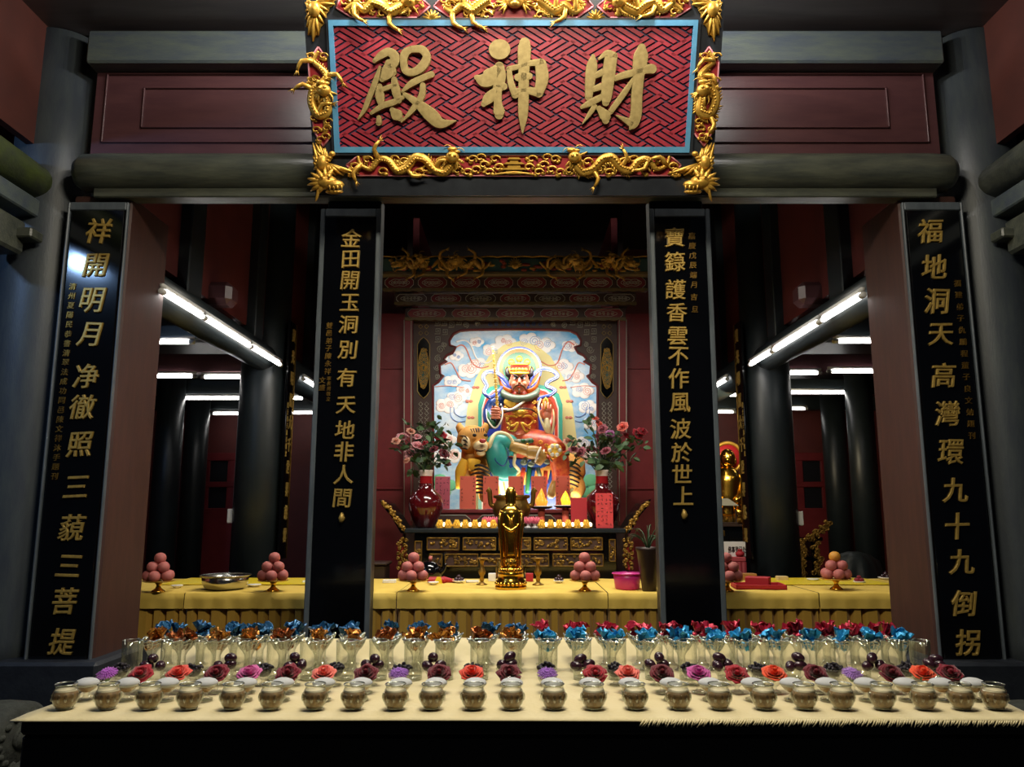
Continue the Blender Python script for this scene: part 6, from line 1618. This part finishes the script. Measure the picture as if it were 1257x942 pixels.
flame(694, 621, 603, YAMB, 'yellow flame-shaped lamp half hidden behind the plain deep red card', 0)
# rows of little gold lotus lamps with candles between them
def lotus():
    t = thing('lotus_lamp', '', 'lotus lamp', group='gold lotus lamps along the front of the desk'); m = M()
    for L in range(3):
        for k in range(8):
            a = 2*pi*k/8+L*.39; r = .040-.010*L; d = Vector((cos(a), sin(a), 0))
            m.tube([d*r*.5+Vector((0, 0, .008+.012*L)), d*r+Vector((0, 0, .028+.018*L)), d*r*.75+Vector((0, 0, .052+.02*L))], [.010, .014, .002], 6, smooth=2, flat=.5)
    m.lathe([(.001, 0), (.03, 0), (.038, .006), (.02, .014), (.018, .05), (.001, .085)], n=14)
    part('petals', m, YG, t); return t
YG = mat('yellow_gold', '#e8b030', .3, .3, emit=(1, .6, .1), es=.15)
LT = lotus()
for i, x in enumerate((540, 550, 560.5, 571, 583, 594, 605.5, 665, 676, 686.5, 697.5, 708.5, 719.5)):
    o = LT if i == 0 else clone(LT, (0, 0, 0)); o.location = kp(x, .04)
    o['label'] = 'small gold lotus lamp on the desk edge, %s from the %s' % ((NUM[i], 'peony vase') if i < 7 else (NUM[12-i], 'written red card'))
for i, x in enumerate((545, 567.5, 577.5, 589, 600, 670.5, 681, 691.5, 703, 714, 724.5)):
    p = kp(x, .045); t = thing('tealight_candle', 'lit candle glowing between gold lotus lamps, %s from the %s' % ((NUM[i], 'peony vase') if i < 5 else (NUM[10-i], 'written red card')), 'candle', p, 'lit candles between the lotus lamps')
    part('cup', M().lathe([(.001, 0), (.02, 0), (.024, .02), (.022, .02), (.001, .016)], n=16, cap=False), GOLD, t); part('glow', M().ball((0, 0, .036), (.021, .021, .024), 12), GLOW, t)
PKM = mat('pink_lotus', '#e06a80', .45, emit=(1, .2, .3), es=.06)
for x, d, w_ in ((598, .2, 'on the peony-vase side of the statue, outer'), (608, .16, 'on the peony-vase side of the statue, inner'), (648, .16, 'on the flame-lamp side of the statue, inner'), (656.5, .2, 'on the flame-lamp side of the statue, outer')):
    p = kp(x, d); t = thing('lotus_candle', 'pink lotus candle stand %s' % w_, 'candle holder', p); m = M()
    for L in range(2):
        for k in range(8):
            a = 2*pi*k/8+L*.39; d_ = Vector((cos(a), sin(a), 0)); m.tube([d_*.015+Vector((0, 0, .05)), d_*(.05-.012*L)+Vector((0, 0, .075+.015*L)), d_*(.048-.016*L)+Vector((0, 0, .11+.012*L))], [.012, .018, .003], 6, smooth=2, flat=.5)
    part('petals', m, PKM, t); part('stem', M().lathe([(.001, 0), (.035, 0), (.038, .008), (.012, .02), (.012, .06)], n=16), WHITEP, t)

# ================================================================== SIDE AISLES
# seated gold figure with a red halo, on a cabinet, seen past the square post
BY = 11.5; u = mpp(590, BY)
def b_(x, y, d=0): return P(x, y, BY-d)
t = thing('buddha_statue', 'shining gold seated Buddha with a gold-edged red halo on a dark cabinet', 'statue', b_(893, 642))
m = M()
m.tube([b_(893, 625), b_(893, 615, .05), b_(893, 603, .06), b_(893, 590, .04), b_(893, 580, .02), b_(893, 574)], [x*u for x in (20, 18, 16, 17, 13, 7)], 20, smooth=3)
m.ball(b_(893, 563, .04), (9.5*u, 9*u, 12*u), 20); m.ball(b_(893, 606, .16), (11*u, 7*u, 9*u), 16)
for s in (-1, 1):
    m.ball(b_(893+s*9.6, 566, .02), (1.6*u, 2*u, 5*u), 10)
    m.tube([b_(893+s*15, 583, .05), b_(893+s*20, 593, .1), b_(893+s*18, 608, .2), b_(893+s*9, 616, .28)], [6*u, 6*u, 5*u, 3.5*u], 12, smooth=3)
    m.tube([b_(893+s*6, 628, .1), b_(893+s*22, 626, .16), b_(893+s*10, 632, .3)], [8*u, 8*u, 5*u], 12, smooth=3)
    m.ball(b_(893+s*3.6, 560, .13), (2*u, 1*u, .8*u), 8)
m.tube([b_(893, 561, .13), b_(893, 567, .15)], [1*u, 1.9*u], 8, smooth=1); m.tube([b_(888.5, 570, .12), b_(893, 571.5, .14), b_(897.5, 570, .12)], .7*u, 6, smooth=3)
part('figure', m, GOLDP, t, True)
m = M().tube([b_(893+(18+2*0)*cos(a), 562-18*sin(a), -.12) for a in [2*pi*k/40 for k in range(41)]], 2.4*u, 8, smooth=1); part('halo_ring', m, GOLD, t, True)
c = b_(893, 562, -.14); part('halo_disc', M().lathe([(.001, 0), (17*u, 0), (17*u, .02), (.001, .02)], n=36).xf(T(c) @ RX(pi/2)), REDPAPER, t, True)
m = M().lathe([(.001, 0), (24*u, 0), (26*u, .03), (22*u, .06), (24*u, .09), (.001, .09)], n=32)
for k in range(20): m.ball((24*u*cos(k*.314), 24*u*sin(k*.314), .05), (.04, .04, .04), 8)
part('lotus_seat', m.xf(T(b_(893, 642))), GOLD, t, True)
p0, p1 = P(860, 647, 11.0), P(925, 647, 11.0)
t = thing('cabinet', 'dark cabinet under the gold seated Buddha', 'cabinet', ((p0.x+p1.x)/2, 11.3, 0))
part('body', M().box((p0.x, 11.0, 0), (p1.x, 11.95, p0.z), 0, .01), BLACK, t, True)
for k in range(2): part('door', M().box((p0.x+.03+k*(p1.x-p0.x-.03)/2, 10.98, .1), (p0.x+(k+1)*(p1.x-p0.x-.03)/2, 11.0, p0.z-.06), 0, .006), BLACK, t, True)
x = P(887, 655, 10.97); part('handle', M().box((x.x-.03, 10.95, x.z-.04), (x.x+.03, 10.985, x.z+.04), 0, .005), BRASS, t, True)
part('top', M().box((p0.x-.03, 10.95, p0.z), (p1.x+.03, 11.97, p0.z+.03), 0, .006), DKWOOD, t, True)
# little roofed glass shrine in front of the Buddha
Yl = 11.05; c = P(890, 643, Yl); zl = p0.z+.03; hh = P(890, 612, Yl).z-zl; wd = 14*mpp(630, Yl)
t = thing('glass_lantern', 'small glass lantern with a pale hipped roof in front of the gold seated Buddha', 'lantern', (c.x, Yl, zl))
part('base', M().box((-wd, -wd*.6, 0), (wd, wd*.6, .03), 0, .005), DKWOOD, t)
m = M()
for sx in (-1, 1):
    for sy in (-1, 1): m.box((sx*wd*.85-.008, sy*wd*.5-.008, .03), (sx*wd*.85+.008, sy*wd*.5+.008, hh*.72))
part('post', m, DKWOOD, t)
part('roof', M().add([(-wd*1.1, -wd*.7, hh*.72), (wd*1.1, -wd*.7, hh*.72), (wd*1.1, wd*.7, hh*.72), (-wd*1.1, wd*.7, hh*.72), (-wd*.35, 0, hh), (wd*.35, 0, hh)], [(0, 1, 5, 4), (1, 2, 5), (2, 3, 4, 5), (3, 0, 4), (3, 2, 1, 0)], 0, False), mat('pale_roof', '#6c6a62', .5), t)
part('glass', M().box((-wd*.8, -wd*.46, .032), (wd*.8, wd*.46, hh*.71)), GLASS, t)
# red registration table with paper sign
Yr = 8.6; a, b = P(868, 684, Yr), P(916, 684, Yr)
t = thing('red_table', 'red cloth covered table beneath the paper sign by the square post', 'table', ((a.x+b.x)/2, Yr+.3, 0))
part('top', M().box((a.x, Yr, a.z-.05), (b.x, Yr+.55, a.z), 0, .008), mat('pink_red_cloth', '#b84a50', .7), t, True)
m = M()
for k in range(9): m.tube([(a.x+(b.x-a.x)*(k+.5)/9, Yr+.03, a.z-.05), (a.x+(b.x-a.x)*(k+.5)/9, Yr+.02, .02)], .032, 8, smooth=1)
part('skirt', m.box((a.x+.01, Yr+.03, .02), (b.x-.01, Yr+.5, a.z-.05)), mat('red_skirt_cloth', '#7e1c24', .7), t, True)
s0, s1 = P(890, 665.5, Yr+.06), P(915.5, 682, Yr+.06); w_, h_ = s1.x-s0.x, s0.z-a.z
t = thing('paper_sign', 'white folded paper sign with black characters on the red covered table', 'sign', ((s0.x+s1.x)/2, Yr+.06, a.z))
part('sheet', M().prism([(-w_/2, 0), (w_/2, 0), (w_/2, h_), (-w_/2-.01, h_)], -.003, .003, RX(pi/2)).prism([(-w_/2, 0), (w_/2, 0), (w_/2, h_), (-w_/2, h_)], -.003, .003, T((0, .08, 0)) @ RX(pi/2+.0) ), WHITEP, t)
k = M()
for i, ch in enumerate('佛事登记处'): k.merge(glyph(ch, .03, 0), T((-w_*.29+i*w_*.18, -.0035, h_*.47)) @ RX(pi/2) @ Matrix.Diagonal((w_*.17, h_*.46, .02, 1)))
part('lettering', k, INK, t)
single('red_pouch', M().ball((0, 0, .03), (.05, .04, .035), 12).tube([(0, 0, .055), (.0, 0, .08)], [.02, .03], 8, smooth=1).xf(T((P(908, 684, Yr+.05).x, Yr+.01+.04-.02, a.z))), REDPAPER, 'red pouch in front of the paper sign', 'pouch')
# gilded carved altar table with upturned end, past the round pillar
Ya = 11.4; t0, t1 = P(930, 660, Ya), P(1010, 660, Ya)
t = thing('carved_table', 'dark altar table with gilded carved legs behind the pile with the yellow bun', 'altar table', ((t0.x+t1.x)/2, Ya+.3, 0))
part('top', M().box((t0.x, Ya, t0.z-.05), (t1.x, Ya+.6, t0.z), 0, .008), BLACK, t, True)
m = M(); rr = random.Random(1)
for k in range(30):
    f = k/29; y = 660-20*f**1.6-2*sin(k); xx = 990+27*f; c = P(xx+rr.uniform(-3, 3), y+rr.uniform(-1.5, 4), Ya-.01); m.ball(c, (.03, .03, .025), 7); curl(m, c.x, c.z, .035, Ya-.04, 1.2, .008, 1, k)
part('upturned_end', m, GOLDD, t, True)
m = M()
for k in range(60):
    y = 664+k*.72; xx = (982 if k % 3 else 1002)+rr.uniform(-6, 6); c = P(xx, y, Ya+.02); m.ball(c, (.03, .03, .028), 7); curl(m, c.x, c.z, .04, Ya-.02, 1.2, .008, 1, k)
c0, c1 = P(972, 690, Ya), P(1012, 690, Ya)
part('carved_leg', m, GOLDD, t, True)
part('shelf', M().box((t0.x, Ya+.03, P(0, 684, Ya).z-.05), (t1.x-.06, Ya+.5, P(0, 684, Ya).z), 0, .006), BLACK, t, True)
for xx in (t0.x+.08, t1.x-.1): part('leg', M().box((xx-.05, Ya+.06, 0), (xx+.05, Ya+.5, t0.z-.05), 0, .01), BLACK, t, True)
# grey sacks against the dark column in the tray aisle
sk = P(1056, 690, 10.3)
m = M().lathe([(.44, 0), (.42, .3), (.36, .6), (.30, .78), (.20, .86), (.08, .90), (.001, .90)], n=44, sy=.7, wave=lambda a, i: 1+.07*sin(5*a+i*.9)+.04*sin(11*a-i*.6))
single('dust_cover', m.xf(T((sk.x, 10.5, 0))), DARKPIL, 'dim grey draped cover standing against the dark column past the yellow-topped bun pile', 'cover')
# things standing behind the centre table: wood chest, kettle and a low plant
c = P(462, 691, 7.95); c2 = P(473, 691, 7.95)
t = thing('wooden_chest', 'dark wooden chest edge behind the square post by the peony vase', 'chest', ((c.x+c2.x)/2-.1, 8.1, 0))
part('body', M().box((c.x-.25, 7.95, 0), (c2.x, 8.25, c.z-.03), 0, .01), DKWOOD, t, True); part('lid', M().box((c.x-.27, 7.93, c.z-.03), (c2.x+.02, 8.27, c.z), 0, .01), DKWOOD, t, True)
c = P(495, 712, 8.08); t = thing('green_plant', 'low dark green leafy plant behind the bun pile near the red packet', 'plant', (c.x, 8.08, 0))
part('pot', M().lathe([(.001, 0), (.08, 0), (.11, .55), (.10, .55), (.001, .5)], n=20, cap=False), DKWOOD, t); m = M(); rr = random.Random(3)
for k in range(22):
    a = rr.uniform(0, 6.3); l = rr.uniform(.10, .19); d = Vector((cos(a), sin(a)*.4, 0)); m.tube([Vector((0, 0, .52)), d*l*.6+Vector((0, 0, .6+l*.7)), d*l+Vector((0, 0, .6+l*.8))], [.012, .018, .002], 6, flat=.3)
part('leaves', m, DLEAF, t)
p = PZ(527, 712.5, TZ); 
t = thing('teapot', 'black rounded teapot with a pale knob behind the bun pile near the red packet', 'teapot', p); u = mpp(700, p.y)
part('body', M().lathe([(.001, 0), (11*u, 0), (15*u, 5*u), (15.5*u, 12*u), (11*u, 20*u), (5*u, 23*u), (.001, 23.5*u)], n=28), BLACK, t)
part('knob', M().ball((1*u, 0, 26*u), (2.6*u, 2.6*u, 3.4*u), 12), BUN, t)
part('handle', M().tube([(-13*u, 0, 16*u), (-20*u, 0, 15*u), (-19*u, 0, 7*u), (-14.5*u, 0, 5*u)], 1.4*u, 8, smooth=4), BLACK, t)
part('spout', M().tube([(13*u, 0, 8*u), (18*u, 0, 13*u), (20*u, 0, 20*u)], [3*u, 2.2*u, 1.6*u], 10, smooth=3), BLACK, t)
